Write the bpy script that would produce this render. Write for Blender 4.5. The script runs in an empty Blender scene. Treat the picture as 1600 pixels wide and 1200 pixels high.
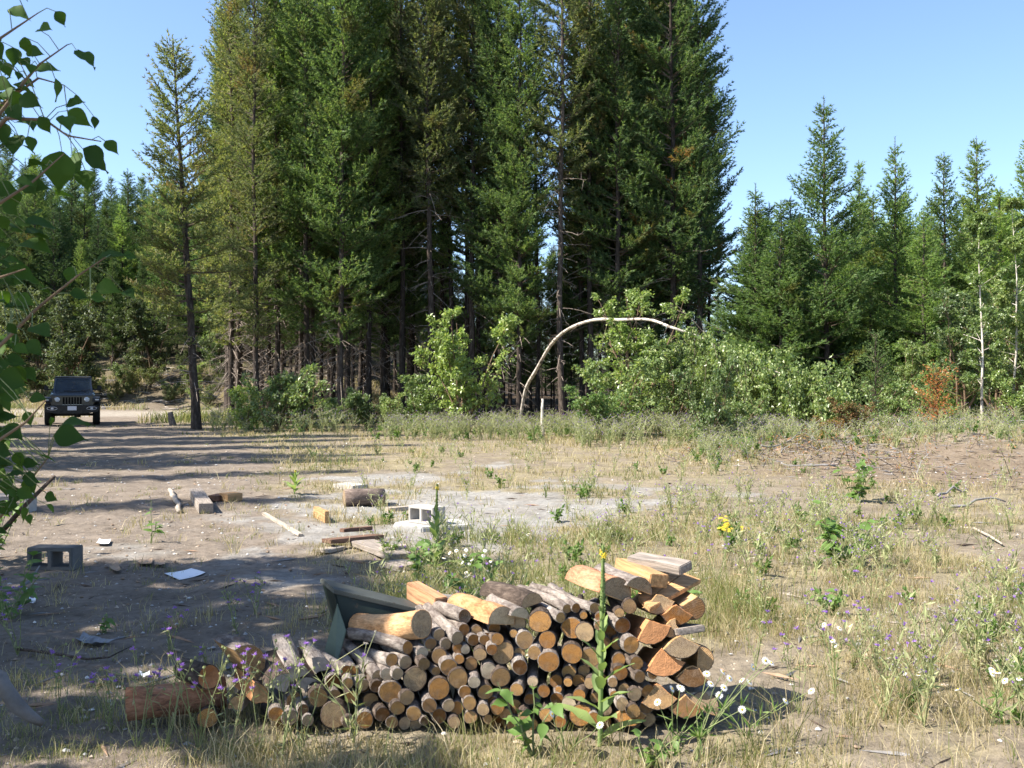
import bpy, bmesh, math
import numpy as np
from math import radians, sin, cos, pi
from mathutils import Vector, Matrix

sc = bpy.context.scene
col = sc.collection
R = np.random.default_rng(11)

# ------------------------------------------------------------------ camera, sky, sun, exposure
CAM_H, F = 1.55, 1600.0
cam = bpy.data.cameras.new('camera')
cam.sensor_width = 36.0; cam.lens = 36.0
cam.clip_start = 0.05; cam.clip_end = 3000
cam.dof.use_dof = True; cam.dof.focus_distance = 11.0; cam.dof.aperture_fstop = 11.0
camo = bpy.data.objects.new('camera', cam); col.objects.link(camo)
camo.location = (0, 0, CAM_H); camo.rotation_euler = (radians(90), 0, 0)
sc.camera = camo

SUN_EL, SUN_BACK = 47.0, 18.0          # sun stands to the left, a little behind the camera
to_sun = Vector((-cos(radians(SUN_EL)) * cos(radians(SUN_BACK)), -cos(radians(SUN_EL)) * sin(radians(SUN_BACK)), sin(radians(SUN_EL))))
world = bpy.data.worlds.new('World'); sc.world = world; world.use_nodes = True
wn = world.node_tree.nodes; wl = world.node_tree.links
sky = wn.new('ShaderNodeTexSky'); sky.sky_type = 'NISHITA'; sky.sun_disc = False
sky.sun_elevation = radians(SUN_EL); sky.sun_rotation = math.atan2(to_sun.x, to_sun.y)
sky.air_density = 1.0; sky.dust_density = 2.0; sky.ozone_density = 3.2; sky.altitude = 1200
wn['Background'].inputs['Strength'].default_value = 0.10
wl.new(sky.outputs['Color'], wn['Background'].inputs['Color'])
sun = bpy.data.lights.new('sun', 'SUN'); sun.energy = 4.8; sun.angle = radians(0.55); sun.color = (1.0, 0.93, 0.82)
suno = bpy.data.objects.new('sun', sun); col.objects.link(suno)
suno.rotation_euler = to_sun.to_track_quat('Z', 'Y').to_euler()
sc.view_settings.view_transform = 'Standard'; sc.view_settings.look = 'None'
sc.view_settings.exposure = 1.55; sc.view_settings.gamma = 1.0
sc.cycles.max_bounces = 6; sc.cycles.transmission_bounces = 4; sc.cycles.diffuse_bounces = 3
sc.cycles.use_denoising = True

# ------------------------------------------------------------------ helpers
def smooth(e0, e1, v):
    t = np.clip((v - e0) / (e1 - e0), 0, 1); return t * t * (3 - 2 * t)
_T = np.random.default_rng(5).random((256, 256))
def vnoise(x, y, s=0):
    x = np.asarray(x, float) + s * 17.3; y = np.asarray(y, float) + s * 9.7
    xi = np.floor(x).astype(int); yi = np.floor(y).astype(int); fx = x - xi; fy = y - yi
    fx = fx * fx * (3 - 2 * fx); fy = fy * fy * (3 - 2 * fy)
    g = lambda a, b: _T[a & 255, b & 255]
    return (g(xi, yi) * (1 - fx) + g(xi + 1, yi) * fx) * (1 - fy) + (g(xi, yi + 1) * (1 - fx) + g(xi + 1, yi + 1) * fx) * fy
def fbm(x, y, s=0, o=4):
    v = 0; a = 0.5
    for k in range(o):
        v = v + a * vnoise(np.asarray(x) * 2 ** k, np.asarray(y) * 2 ** k, s + k); a *= 0.5
    return v / (1 - 0.5 ** o)
def gh(x, y):
    """height of the ground"""
    x = np.asarray(x, float); y = np.asarray(y, float)
    z = (fbm(x * .35, y * .35, 1) - .5) * .10 * smooth(3, 9, y) + (fbm(x * 2.2, y * 2.2, 2) - .5) * .035
    lw = smooth(-5, -15, x)
    z = z + lw * (smooth(61, 76, y) * 2.5 + np.clip(y - 73, 0, 90) * .235 + (fbm(x * .5, y * .5, 7) - .5) * 1.1 * smooth(61, 66, y))
    z = z + (1 - lw) * np.clip(y - 75, 0, 100) * .05
    # wheel ruts from the track into the yard
    cx = np.interp(y, [6, 12, 20, 30, 40], [-2.6, -4.6, -7.6, -12.2, -17.0])
    for o_ in (-.75, .75): z = z - .022 * np.exp(-((x - cx - o_) / .17) ** 2) * smooth(5, 9, y) * (1 - smooth(40, 46, y)) * (.4 + .9 * vnoise(x * .6, y * .35, 3))
    # slash heap and a scraped earth shelf at the edge of the clearing
    z = z + .38 * np.exp(-(((x - 6.0) / 1.5) ** 2 + ((y - 21.5) / 2.2) ** 2)) * (.6 + .8 * fbm(x * 1.5, y * 1.5, 4))
    z = z + .45 * smooth(6.0, 10, x) * smooth(17, 20.5, y) * (1 - smooth(33, 40, y)) * (.6 + .7 * fbm(x * .8, y * .8, 8))
    return z
def gz(x, y): return float(gh(x, y))
def G(px, py):
    """point on the flat of the clearing seen at a pixel of the photograph"""
    d = CAM_H * F / (py - 600.0); return ((px - 800) / F * d, d)
def P(px, py, d): return Vector(((px - 800) / F * d, d, CAM_H + (600 - py) / F * d))

ORD = ['first', 'second', 'third', 'fourth', 'fifth', 'sixth', 'seventh', 'eighth', 'ninth', 'tenth', 'eleventh', 'twelfth', 'thirteenth', 'fourteenth', 'fifteenth', 'sixteenth', 'seventeenth', 'eighteenth', 'nineteenth', 'twentieth'] + ['twenty-' + q for q in ['first', 'second', 'third', 'fourth', 'fifth', 'sixth', 'seventh', 'eighth', 'ninth']] + ['thirtieth'] + ['thirty-' + q for q in ['first', 'second', 'third', 'fourth', 'fifth', 'sixth', 'seventh', 'eighth', 'ninth']]
class MB:
    """collects triangles, builds ONE mesh"""
    def __init__(s): s.v = []; s.f = []; s.m = []; s.n = 0
    def add(s, v, f, m=0):
        v = np.asarray(v, float).reshape(-1, 3); f = np.asarray(f, int).reshape(-1, 3)
        if not len(f): return
        s.v.append(v); s.f.append(f + s.n); s.m.append(np.full(len(f), m, np.int32) if np.isscalar(m) else np.asarray(m, np.int32)); s.n += len(v)
    def arr(s): return np.concatenate(s.v), np.concatenate(s.f), np.concatenate(s.m)
    def mesh(s, name, mats, smooth_=False):
        return raw_mesh(name, *s.arr(), mats, smooth_)
    def obj(s, name, mats, parent=None, smooth_=False): return link(name, s.mesh(name, mats, smooth_), parent)
def raw_mesh(name, V, Fa, Mi, mats, smooth_=False):
    me = bpy.data.meshes.new(name); nf = len(Fa)
    me.vertices.add(len(V)); me.loops.add(nf * 3); me.polygons.add(nf)
    me.vertices.foreach_set('co', V.astype(np.float32).ravel())
    me.loops.foreach_set('vertex_index', Fa.astype(np.int32).ravel())
    me.polygons.foreach_set('loop_start', np.arange(0, nf * 3, 3, dtype=np.int32))
    me.polygons.foreach_set('material_index', Mi.astype(np.int32))
    me.polygons.foreach_set('use_smooth', np.full(nf, smooth_))
    for m in (mats if isinstance(mats, (list, tuple)) else [mats]): me.materials.append(m)
    me.update(calc_edges=True); return me
def link(name, me, parent=None, loc=None, rot=None):
    o = bpy.data.objects.new(name, me); col.objects.link(o)
    if parent is not None: o.parent = parent
    if loc is not None: o.location = loc
    if rot is not None: o.rotation_euler = rot
    return o
def tag(o, label=None, cat=None, group=None, kind=None):
    if label: o['label'] = label
    if cat: o['category'] = cat; o['kind'] = 'thing'
    if group: o['group'] = group
    if kind: o['kind'] = kind
    return o
def thing(name, loc, label, cat, group=None, rz=0.0):
    o = link(name, None, None, loc, (0, 0, rz)); return tag(o, label, cat, group)
def copy_tree(o, parent=None):
    c = o.copy(); col.objects.link(c); c.parent = parent
    for ch in o.children: copy_tree(ch, c)
    return c

def unit(a): return a / np.maximum(np.linalg.norm(a, axis=-1, keepdims=True), 1e-9)
def tube(mb, pts, rad, n=6, m=0, cap=False):
    pts = np.asarray(pts, float); k = len(pts); rad = np.broadcast_to(np.asarray(rad, float), (k,))
    t = unit(np.gradient(pts, axis=0)); ref = np.where(np.abs(t[:, 2:3]) > .9, [[1., 0, 0]], [[0, 0, 1.]])
    a = unit(np.cross(t, ref)); b = np.cross(t, a)
    th = np.arange(n) * 2 * pi / n
    V = pts[:, None] + rad[:, None, None] * (np.cos(th)[None, :, None] * a[:, None] + np.sin(th)[None, :, None] * b[:, None])
    i = np.arange(k - 1)[:, None] * n; j = np.arange(n)[None]; j2 = (j + 1) % n
    q = np.stack([i + j, i + j2, i + n + j2, i + n + j], -1).reshape(-1, 4)
    Fa = np.concatenate([q[:, [0, 1, 2]], q[:, [0, 2, 3]]]); V = V.reshape(-1, 3)
    if cap:
        e = (k - 1) * n
        Fa = np.concatenate([Fa, [[0, c + 1, c] for c in range(1, n - 1)], [[e, e + c, e + c + 1] for c in range(1, n - 1)]])
    mb.add(V, Fa, m)
def blades(mb, base, d, L, W, m=0, rng=R):
    """single triangles pointing along d"""
    n = len(base); d = unit(d); s = unit(np.cross(d, rng.normal(size=(n, 3)))) * (np.asarray(W) * .5).reshape(-1, 1)
    V = np.stack([base - s, base + s, base + d * np.asarray(L).reshape(-1, 1)], 1).reshape(-1, 3)
    mb.add(V, np.arange(n * 3).reshape(-1, 3), m)
def leaves(mb, base, d, L, W, m=0, rng=R, fold=.18, nrm=None):
    n = len(base); d = unit(d)
    if nrm is None: nrm = rng.normal(size=(n, 3)) * .7 + np.array([0, 0, 1.])
    s = unit(np.cross(d, nrm)); u = np.cross(s, d); L = np.asarray(L).reshape(-1, 1); W = np.asarray(W).reshape(-1, 1)
    mid = base + d * L * .42 + u * W * fold
    V = np.stack([base, mid - s * W * .5, base + d * L, mid + s * W * .5], 1).reshape(-1, 3)
    i = np.arange(n)[:, None] * 4
    mb.add(V, np.concatenate([i + [[0, 2, 1]], i + [[0, 3, 2]]]), m)
def boxmesh(name, size, mat, bevel=.006, seed=0, jit=0.0, seg=1):
    bm = bmesh.new(); bmesh.ops.create_cube(bm, size=1)
    if seg > 1:
        ax = int(np.argmax(size)); es = [e for e in bm.edges if abs((e.verts[0].co - e.verts[1].co)[ax]) > .5]
        bmesh.ops.subdivide_edges(bm, edges=es, cuts=seg - 1)
    rg = np.random.default_rng(seed)
    for v in bm.verts: v.co = Vector([v.co[k] * size[k] + (rg.normal() * jit) for k in range(3)])
    if bevel: bmesh.ops.bevel(bm, geom=[e for e in bm.edges if len(e.link_faces) == 2 and e.calc_face_angle(0) > .5], offset=bevel, segments=2, affect='EDGES', clamp_overlap=True)
    me = bpy.data.meshes.new(name); bm.to_mesh(me); bm.free(); me.materials.append(mat); return me
def box(name, size, loc, mat, parent=None, bevel=.006, rot=None, **k): return link(name, boxmesh(name, size, mat, bevel, **k), parent, loc, rot)
def polymesh(name, V, Fc, mats, mi=None, smooth_=False, bevel=0):
    bm = bmesh.new(); vs = [bm.verts.new(v) for v in V]
    for k, f in enumerate(Fc):
        fa = bm.faces.new([vs[i] for i in f]); fa.material_index = mi[k] if mi else 0; fa.smooth = smooth_
    bmesh.ops.recalc_face_normals(bm, faces=bm.faces)
    if bevel: bmesh.ops.bevel(bm, geom=list(bm.edges), offset=bevel, segments=2, affect='EDGES', clamp_overlap=True)
    me = bpy.data.meshes.new(name); bm.to_mesh(me); bm.free()
    for m in (mats if isinstance(mats, list) else [mats]): me.materials.append(m)
    return me
def prism(name, outline, y0, y1, mat, parent=None, axis='y', bevel=.004):
    """outline (a,b) extruded along an axis"""
    n = len(outline)
    f = {'y': lambda a, b, t: (a, t, b), 'x': lambda a, b, t: (t, a, b), 'z': lambda a, b, t: (a, b, t)}[axis]
    V = [f(a, b, y0) for a, b in outline] + [f(a, b, y1) for a, b in outline]
    Fc = [list(range(n)), list(range(2 * n - 1, n - 1, -1))] + [[i, i + n, (i + 1) % n + n, (i + 1) % n] for i in range(n)]
    return link(name, polymesh(name, V, Fc, mat, bevel=bevel), parent)

# ------------------------------------------------------------------ materials
class NT:
    def __init__(s, name):
        s.mat = bpy.data.materials.new(name); s.mat.use_nodes = True; s.t = s.mat.node_tree; s.n = s.t.nodes; s.b = s.n['Principled BSDF']; s.out = s.n['Material Output']
    def new(s, ty, **k):
        nd = s.n.new(ty)
        for a, v in k.items(): setattr(nd, a, v)
        return nd
    def l(s, a, b): s.t.links.new(a, b)
    def coord(s, k='Object', scale=(1, 1, 1)):
        c = s.new('ShaderNodeTexCoord'); mp = s.new('ShaderNodeMapping'); mp.inputs['Scale'].default_value = scale; s.l(c.outputs[k], mp.inputs['Vector']); return mp.outputs['Vector']
    def noise(s, vec, scale, detail=4, rough=.6, dist=0):
        nd = s.new('ShaderNodeTexNoise'); nd.inputs['Scale'].default_value = scale; nd.inputs['Detail'].default_value = detail; nd.inputs['Roughness'].default_value = rough; nd.inputs['Distortion'].default_value = dist
        if vec is not None: s.l(vec, nd.inputs['Vector'])
        return nd.outputs['Fac']
    def ramp(s, fac, stops, interp='LINEAR'):
        r = s.new('ShaderNodeValToRGB'); r.color_ramp.interpolation = interp; e = r.color_ramp.elements
        while len(e) < len(stops): e.new(.5)
        for i, (p, c) in enumerate(stops): e[i].position = p; e[i].color = (*c, 1) if len(c) == 3 else c
        s.l(fac, r.inputs['Fac']); return r.outputs['Color']
    def mix(s, fac, a, b, mode='MIX'):
        m = s.new('ShaderNodeMix', data_type='RGBA', blend_type=mode)
        for v, k in ((fac, 'Factor'), (a, 'A'), (b, 'B')):
            i = [x for x in m.inputs if x.name == k and x.enabled and (x.type == 'VALUE' if k == 'Factor' else x.type == 'RGBA')][0]
            if hasattr(v, 'links'): s.l(v, i)
            elif isinstance(v, (int, float)): i.default_value = v
            else: i.default_value = (*v, 1)
        return [x for x in m.outputs if x.type == 'RGBA'][0]
    def math(s, op, a, b=None):
        m = s.new('ShaderNodeMath', operation=op)
        for v, i in ((a, 0), (b, 1)):
            if v is None: continue
            if hasattr(v, 'links'): s.l(v, m.inputs[i])
            else: m.inputs[i].default_value = v
        return m.outputs[0]
    def bump(s, h, strength=.4, dist=.02):
        b = s.new('ShaderNodeBump'); b.inputs['Strength'].default_value = strength; b.inputs['Distance'].default_value = dist; s.l(h, b.inputs['Height']); s.l(b.outputs['Normal'], s.b.inputs['Normal'])
    def base(s, c):
        if hasattr(c, 'links'): s.l(c, s.b.inputs['Base Color'])
        else: s.b.inputs['Base Color'].default_value = (*c, 1)
    def set(s, rough=.8, spec=.3, metal=0.):
        s.b.inputs['Roughness'].default_value = rough; s.b.inputs['Specular IOR Level'].default_value = spec; s.b.inputs['Metallic'].default_value = metal

def leafmat(name, stops, rough=.55, spec=.3, trans=.3, tcol=(1.45, 1.5, .75), patch=None, patch_scale=.5, patch_lo=.55, objvar=.35):
    t = NT(name); g = t.new('ShaderNodeNewGeometry')
    c = t.ramp(g.outputs['Random Per Island'], stops)
    oi = t.new('ShaderNodeObjectInfo')
    if objvar:
        c = t.mix(1.0, c, t.ramp(oi.outputs['Random'], [(0, (1 - objvar, 1 - objvar * .9, 1 - objvar * .7)), (.5, (1, 1, 1)), (1, (1 + objvar, 1 + objvar * .8, 1 + objvar * .2))]), 'MULTIPLY')
    if patch:
        v = t.coord('Object'); ad = t.new('ShaderNodeVectorMath', operation='ADD'); t.l(v, ad.inputs[0])
        cb = t.new('ShaderNodeCombineXYZ'); mm = t.math('MULTIPLY', oi.outputs['Random'], 57.0); t.l(mm, cb.inputs[0]); t.l(mm, cb.inputs[1]); t.l(cb.outputs[0], ad.inputs[1])
        f = t.ramp(t.noise(ad.outputs[0], patch_scale, 3), [(patch_lo, (0, 0, 0)), (patch_lo + .12, (1, 1, 1))])
        c = t.mix(f, c, patch)
    t.base(c); t.set(rough, spec)
    if trans:
        tr = t.new('ShaderNodeBsdfTranslucent'); t.l(t.mix(1.0, c, tcol, 'MULTIPLY'), tr.inputs['Color'])
        mx = t.new('ShaderNodeMixShader'); mx.inputs[0].default_value = trans
        t.l(t.b.outputs[0], mx.inputs[1]); t.l(tr.outputs[0], mx.inputs[2]); t.l(mx.outputs[0], t.out.inputs['Surface'])
    return t.mat
def simple(name, c, rough=.8, spec=.3, metal=0., var=.25, scale=6, bump=0, bdist=.01, bscale=40, stretch=(1, 1, 1)):
    t = NT(name); v = t.coord('Object', stretch); n = t.noise(v, scale, 5, .65)
    lo = tuple(x * (1 - var) for x in c); hi = tuple(min(1, x * (1 + var)) for x in c)
    t.base(t.ramp(n, [(.3, lo), (.7, hi)])); t.set(rough, spec, metal)
    if bump: t.bump(t.noise(v, bscale, 5, .7), bump, bdist)
    return t.mat

def barkmat(name, c1, c2, c3, scale=14, bump=.8):
    t = NT(name); v = t.coord('Object', (1, 1, .25)); n = t.noise(v, scale, 6, .7)
    oi = t.new('ShaderNodeObjectInfo')
    c = t.ramp(n, [(.3, c1), (.52, c2), (.72, c3)])
    c = t.mix(1.0, c, t.ramp(oi.outputs['Random'], [(0, (.75, .72, .7)), (1, (1.25, 1.22, 1.2))]), 'MULTIPLY')
    t.base(c); t.set(.9, .15); t.bump(n, bump, .03); return t.mat
M_BARK = barkmat('pine_bark', (.022, .018, .016), (.062, .050, .042), (.15, .125, .105))
M_TWIG = simple('dead_twig', (.24, .20, .17), .9, .1, var=.4)
M_LIMB = simple('limb_bark', (.11, .085, .065), .9, .1, var=.4)
NGRN = [(0, (.045, .085, .034)), (.35, (.095, .160, .060)), (.7, (.150, .225, .085)), (1, (.24, .285, .125))]
NOLV = [(0, (.065, .090, .038)), (.35, (.125, .160, .066)), (.7, (.18, .21, .092)), (1, (.26, .25, .13))]
NBLU = [(0, (.036, .068, .03)), (.35, (.06, .108, .042)), (.7, (.095, .155, .06)), (1, (.15, .20, .085))]
M_NEEDLE = leafmat('pine_needles_green', NGRN, .6, .2, .42, patch=(.15, .13, .045), patch_scale=.45, patch_lo=.6)
M_NEEDLE_OLV = leafmat('pine_needles_olive', NOLV, .6, .2, .42, patch=(.20, .15, .075), patch_scale=.5, patch_lo=.58)
M_NEEDLE_RUST = leafmat('pine_needles_rusty', NGRN, .6, .2, .4, patch=(.22, .125, .045), patch_scale=.6, patch_lo=.55)
M_NEEDLE_BLU = leafmat('fir_needles', NBLU, .6, .2, .25)
M_NEEDLE_BRIGHT = leafmat('young_pine_needles', [(0, (.065, .12, .04)), (.4, (.125, .21, .068)), (.75, (.185, .275, .095)), (1, (.26, .32, .14))], .6, .2, .42, patch=(.15, .15, .05), patch_scale=.5, patch_lo=.6)
M_NEEDLE_DEAD = leafmat('dead_fir_needles', [(0, (.28, .10, .04)), (.5, (.40, .16, .07)), (1, (.46, .22, .10))], .7, .1, .25, objvar=.1)
M_LEAF = leafmat('birch_leaf', [(0, (.10, .16, .05)), (.4, (.165, .24, .08)), (.8, (.23, .31, .115)), (1, (.34, .38, .18))], .36, .6, .4)
M_LEAF_PALE = leafmat('willow_leaf', [(0, (.085, .135, .05)), (.4, (.145, .21, .08)), (.8, (.205, .27, .11)), (1, (.31, .35, .18))], .38, .55, .4)
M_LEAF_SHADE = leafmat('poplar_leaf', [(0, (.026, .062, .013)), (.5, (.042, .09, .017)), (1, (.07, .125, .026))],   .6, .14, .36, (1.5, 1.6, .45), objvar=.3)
M_LEAF_RUST = leafmat('rusty_leaf', [(0, (.10, .13, .04)), (.5, (.17, .14, .05)), (.8, (.26, .12, .06)), (1, (.30, .18, .09))], .6, .2, .3)
M_LEAF_HILL = leafmat('hillside_leaf', [(0, (.05, .075, .03)), (.5, (.085, .115, .045)), (1, (.14, .165, .075))], .55, .35, .3)
M_BIRCH = NT('birch_bark')
_v = M_BIRCH.coord('Object', (1, 1, 1)); _n = M_BIRCH.noise(_v, 7, 5, .7)
M_BIRCH.base(M_BIRCH.ramp(_n, [(.38, (.08, .065, .055)), (.45, (.42, .375, .32)), (.7, (.66, .61, .55))])); M_BIRCH.set(.7, .25); M_BIRCH = M_BIRCH.mat
M_STEM = simple('green_stem', (.16, .19, .08), .7, .2, var=.3)
M_WOODSTEM = simple('shrub_stem', (.17, .12, .08), .85, .15, var=.35)

# ------------------------------------------------------------------ ground
def masks(x, y):
    x = np.asarray(x, float); y = np.asarray(y, float)
    n1 = fbm(x * .8, y * .8, 21); n2 = fbm(x * .25, y * .25, 23); n3 = fbm(x * 3, y * 3, 25, 3)
    e = np.sqrt(((x + .95) / 2.35) ** 2 + ((y - 12.7) / 3.9) ** 2)
    ash = smooth(1.2, .75, e + (n1 - .5) * 2.6 + (n3 - .5) * .9) * (.75 + .25 * smooth(.35, .6, n3))
    # the dirt yard on the left, the weedy ground on the right
    edge = np.interp(y, [4, 7, 8.5, 11, 15.5, 20, 27, 40, 60], [-.9, -1.0, -1.1, -1.4, -3.2, -4.0, -7.2, -13.0, -20])
    yard = smooth(1.2, -1.0, (x - edge) + (n1 - .5) * 2.6)
    brown = smooth(.15, .65, np.exp(-(((x - 7.6) / 3.4) ** 2 + ((y - 18.0) / 2.6) ** 2)) + (n1 - .5) * .7)
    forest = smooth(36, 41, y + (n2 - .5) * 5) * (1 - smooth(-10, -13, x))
    return ash, yard, brown, forest, n1, n2, n3
def grass_density(x, y):
    ash, yard, brown, forest, n1, n2, n3 = masks(x, y)
    g = (.12 + 1.2 * smooth(.40, .62, n1)) * (.45 + 1.1 * smooth(.4, .62, n2))
    g = g * (1 - .93 * yard) * (1 - .72 * ash) * (1 - .6 * brown)
    strip = smooth(22, 27, y) * (1 - yard)
    return np.clip(g + strip * .5, 0, 1.3) * (1 - forest)

def build_ground():
    ang = np.concatenate([np.radians(np.arange(-44, 44, .25)), np.radians(np.arange(44, 316, 6.8))]); ang = np.sort(np.mod(ang, 2 * pi))
    rad = np.concatenate([np.geomspace(.3, 3, 14)[:-1], np.geomspace(3, 60, 400), np.geomspace(60, 1500, 46)[1:]])
    A, Rr = np.meshgrid(ang, rad); x = Rr * np.sin(A); y = Rr * np.cos(A)
    z = gh(x, np.abs(y)) * np.where(y > 0, 1, .2)
    near = smooth(30, 10, Rr); z = z + near * (fbm(x * 7, y * 7, 31, 3) - .5) * .05 * (1 - .5 * masks(x, y)[0])
    na, nr = len(ang), len(rad)
    V = np.stack([x, y, z], -1).reshape(-1, 3); V = np.concatenate([V, [[0, 0, 0]]])
    i = np.arange(nr - 1)[:, None] * na; j = np.arange(na)[None]; j2 = (j + 1) % na
    q = np.stack([i + j, i + na + j, i + na + j2, i + j2], -1).reshape(-1, 4)
    Fa = np.concatenate([q[:, [0, 2, 1]], q[:, [0, 3, 2]], np.stack([np.full(na, nr * na), j2[0], j[0]], -1)])
    t = NT('clearing_ground')
    at = t.new('ShaderNodeAttribute', attribute_name='soil'); v = t.coord('Object')
    c = at.outputs['Color']
    nf = t.noise(v, 14, 6, .75); nm = t.noise(v, 2.2, 5, .7); ng = t.noise(v, 55, 4, .7)
    c = t.mix(1.0, c, t.ramp(nf, [(.25, (.48, .46, .44)), (.48, (.95, .95, .95)), (.75, (1.3, 1.28, 1.24))]), 'MULTIPLY')
    c = t.mix(1.0, c, t.ramp(nm, [(.3, (.70, .68, .64)), (.7, (1.18, 1.18, 1.18))]), 'MULTIPLY')
    vo = t.new('ShaderNodeTexVoronoi'); vo.inputs['Scale'].default_value = 26; t.l(v, vo.inputs['Vector'])
    sp = t.ramp(vo.outputs['Distance'], [(.10, (1, 1, 1)), (.17, (0, 0, 0))])
    vc = t.ramp(vo.outputs['Color'], [(.0, (.12, .09, .07)), (.6, (.25, .2, .15)), (.8, (.55, .5, .44)), (1, (.7, .66, .6))])
    c = t.mix(t.math('MULTIPLY', sp, .55), c, vc)
    t.base(c); t.set(.95, .1)
    hh = t.math('ADD', t.math('MULTIPLY', nf, .7), t.math('MULTIPLY', ng, .3))
    hh = t.math('ADD', hh, t.math('MULTIPLY', sp, .15)); t.bump(hh, .9, .035)
    me = raw_mesh('ground', V, Fa, np.zeros(len(Fa), int), [t.mat], True)
    X, Y = V[:, 0], V[:, 1]
    ash, yard, brown, forest, n1, n2, n3 = masks(X, Y)
    w = lambda m: m[:, None]
    K = .60
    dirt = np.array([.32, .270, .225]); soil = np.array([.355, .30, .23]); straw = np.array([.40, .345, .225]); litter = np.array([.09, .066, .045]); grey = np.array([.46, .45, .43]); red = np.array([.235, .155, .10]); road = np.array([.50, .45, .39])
    C = soil + w(smooth(.40, .62, n3 * .5 + n1 * .5)) * (straw - soil)
    C = C * (1 - w(yard)) + w(yard) * (dirt * (.88 + .3 * w(n3)))
    C = C * (1 - w(ash)) + w(ash) * grey
    C = C * (1 - w(brown)) + w(brown) * (red * .35 + soil * .65)
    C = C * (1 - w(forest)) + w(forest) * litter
    rd = smooth(47, 50, Y + (n2 - .5) * 3) * (1 - smooth(58, 61, Y)) * smooth(-9, -12, X)
    C = C * (1 - w(rd)) + w(rd) * road
    hillm = smooth(60, 63, Y) * smooth(-5, -14, X)
    hc = np.array([.20, .165, .115]) * (.6 + .8 * w(n1)) * (1 - w(smooth(74, 78, Y))) + w(smooth(74, 78, Y)) * np.array([.09, .085, .05])
    C = C * (1 - w(hillm)) + w(hillm) * hc
    back = smooth(2, -6, Y); C = C * (1 - w(back)) + w(back) * np.array([.20, .19, .11])
    far = smooth(120, 200, np.hypot(X, Y)); C = C * (1 - w(far)) + w(far) * np.array([.07, .085, .045])
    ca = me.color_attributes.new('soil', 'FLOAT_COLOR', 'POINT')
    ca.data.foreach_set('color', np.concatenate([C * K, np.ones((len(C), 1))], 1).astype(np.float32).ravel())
    tag(link('ground', me), 'bare tan dirt and weedy ground of the clearing', None, None, 'structure')
build_ground()

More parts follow.
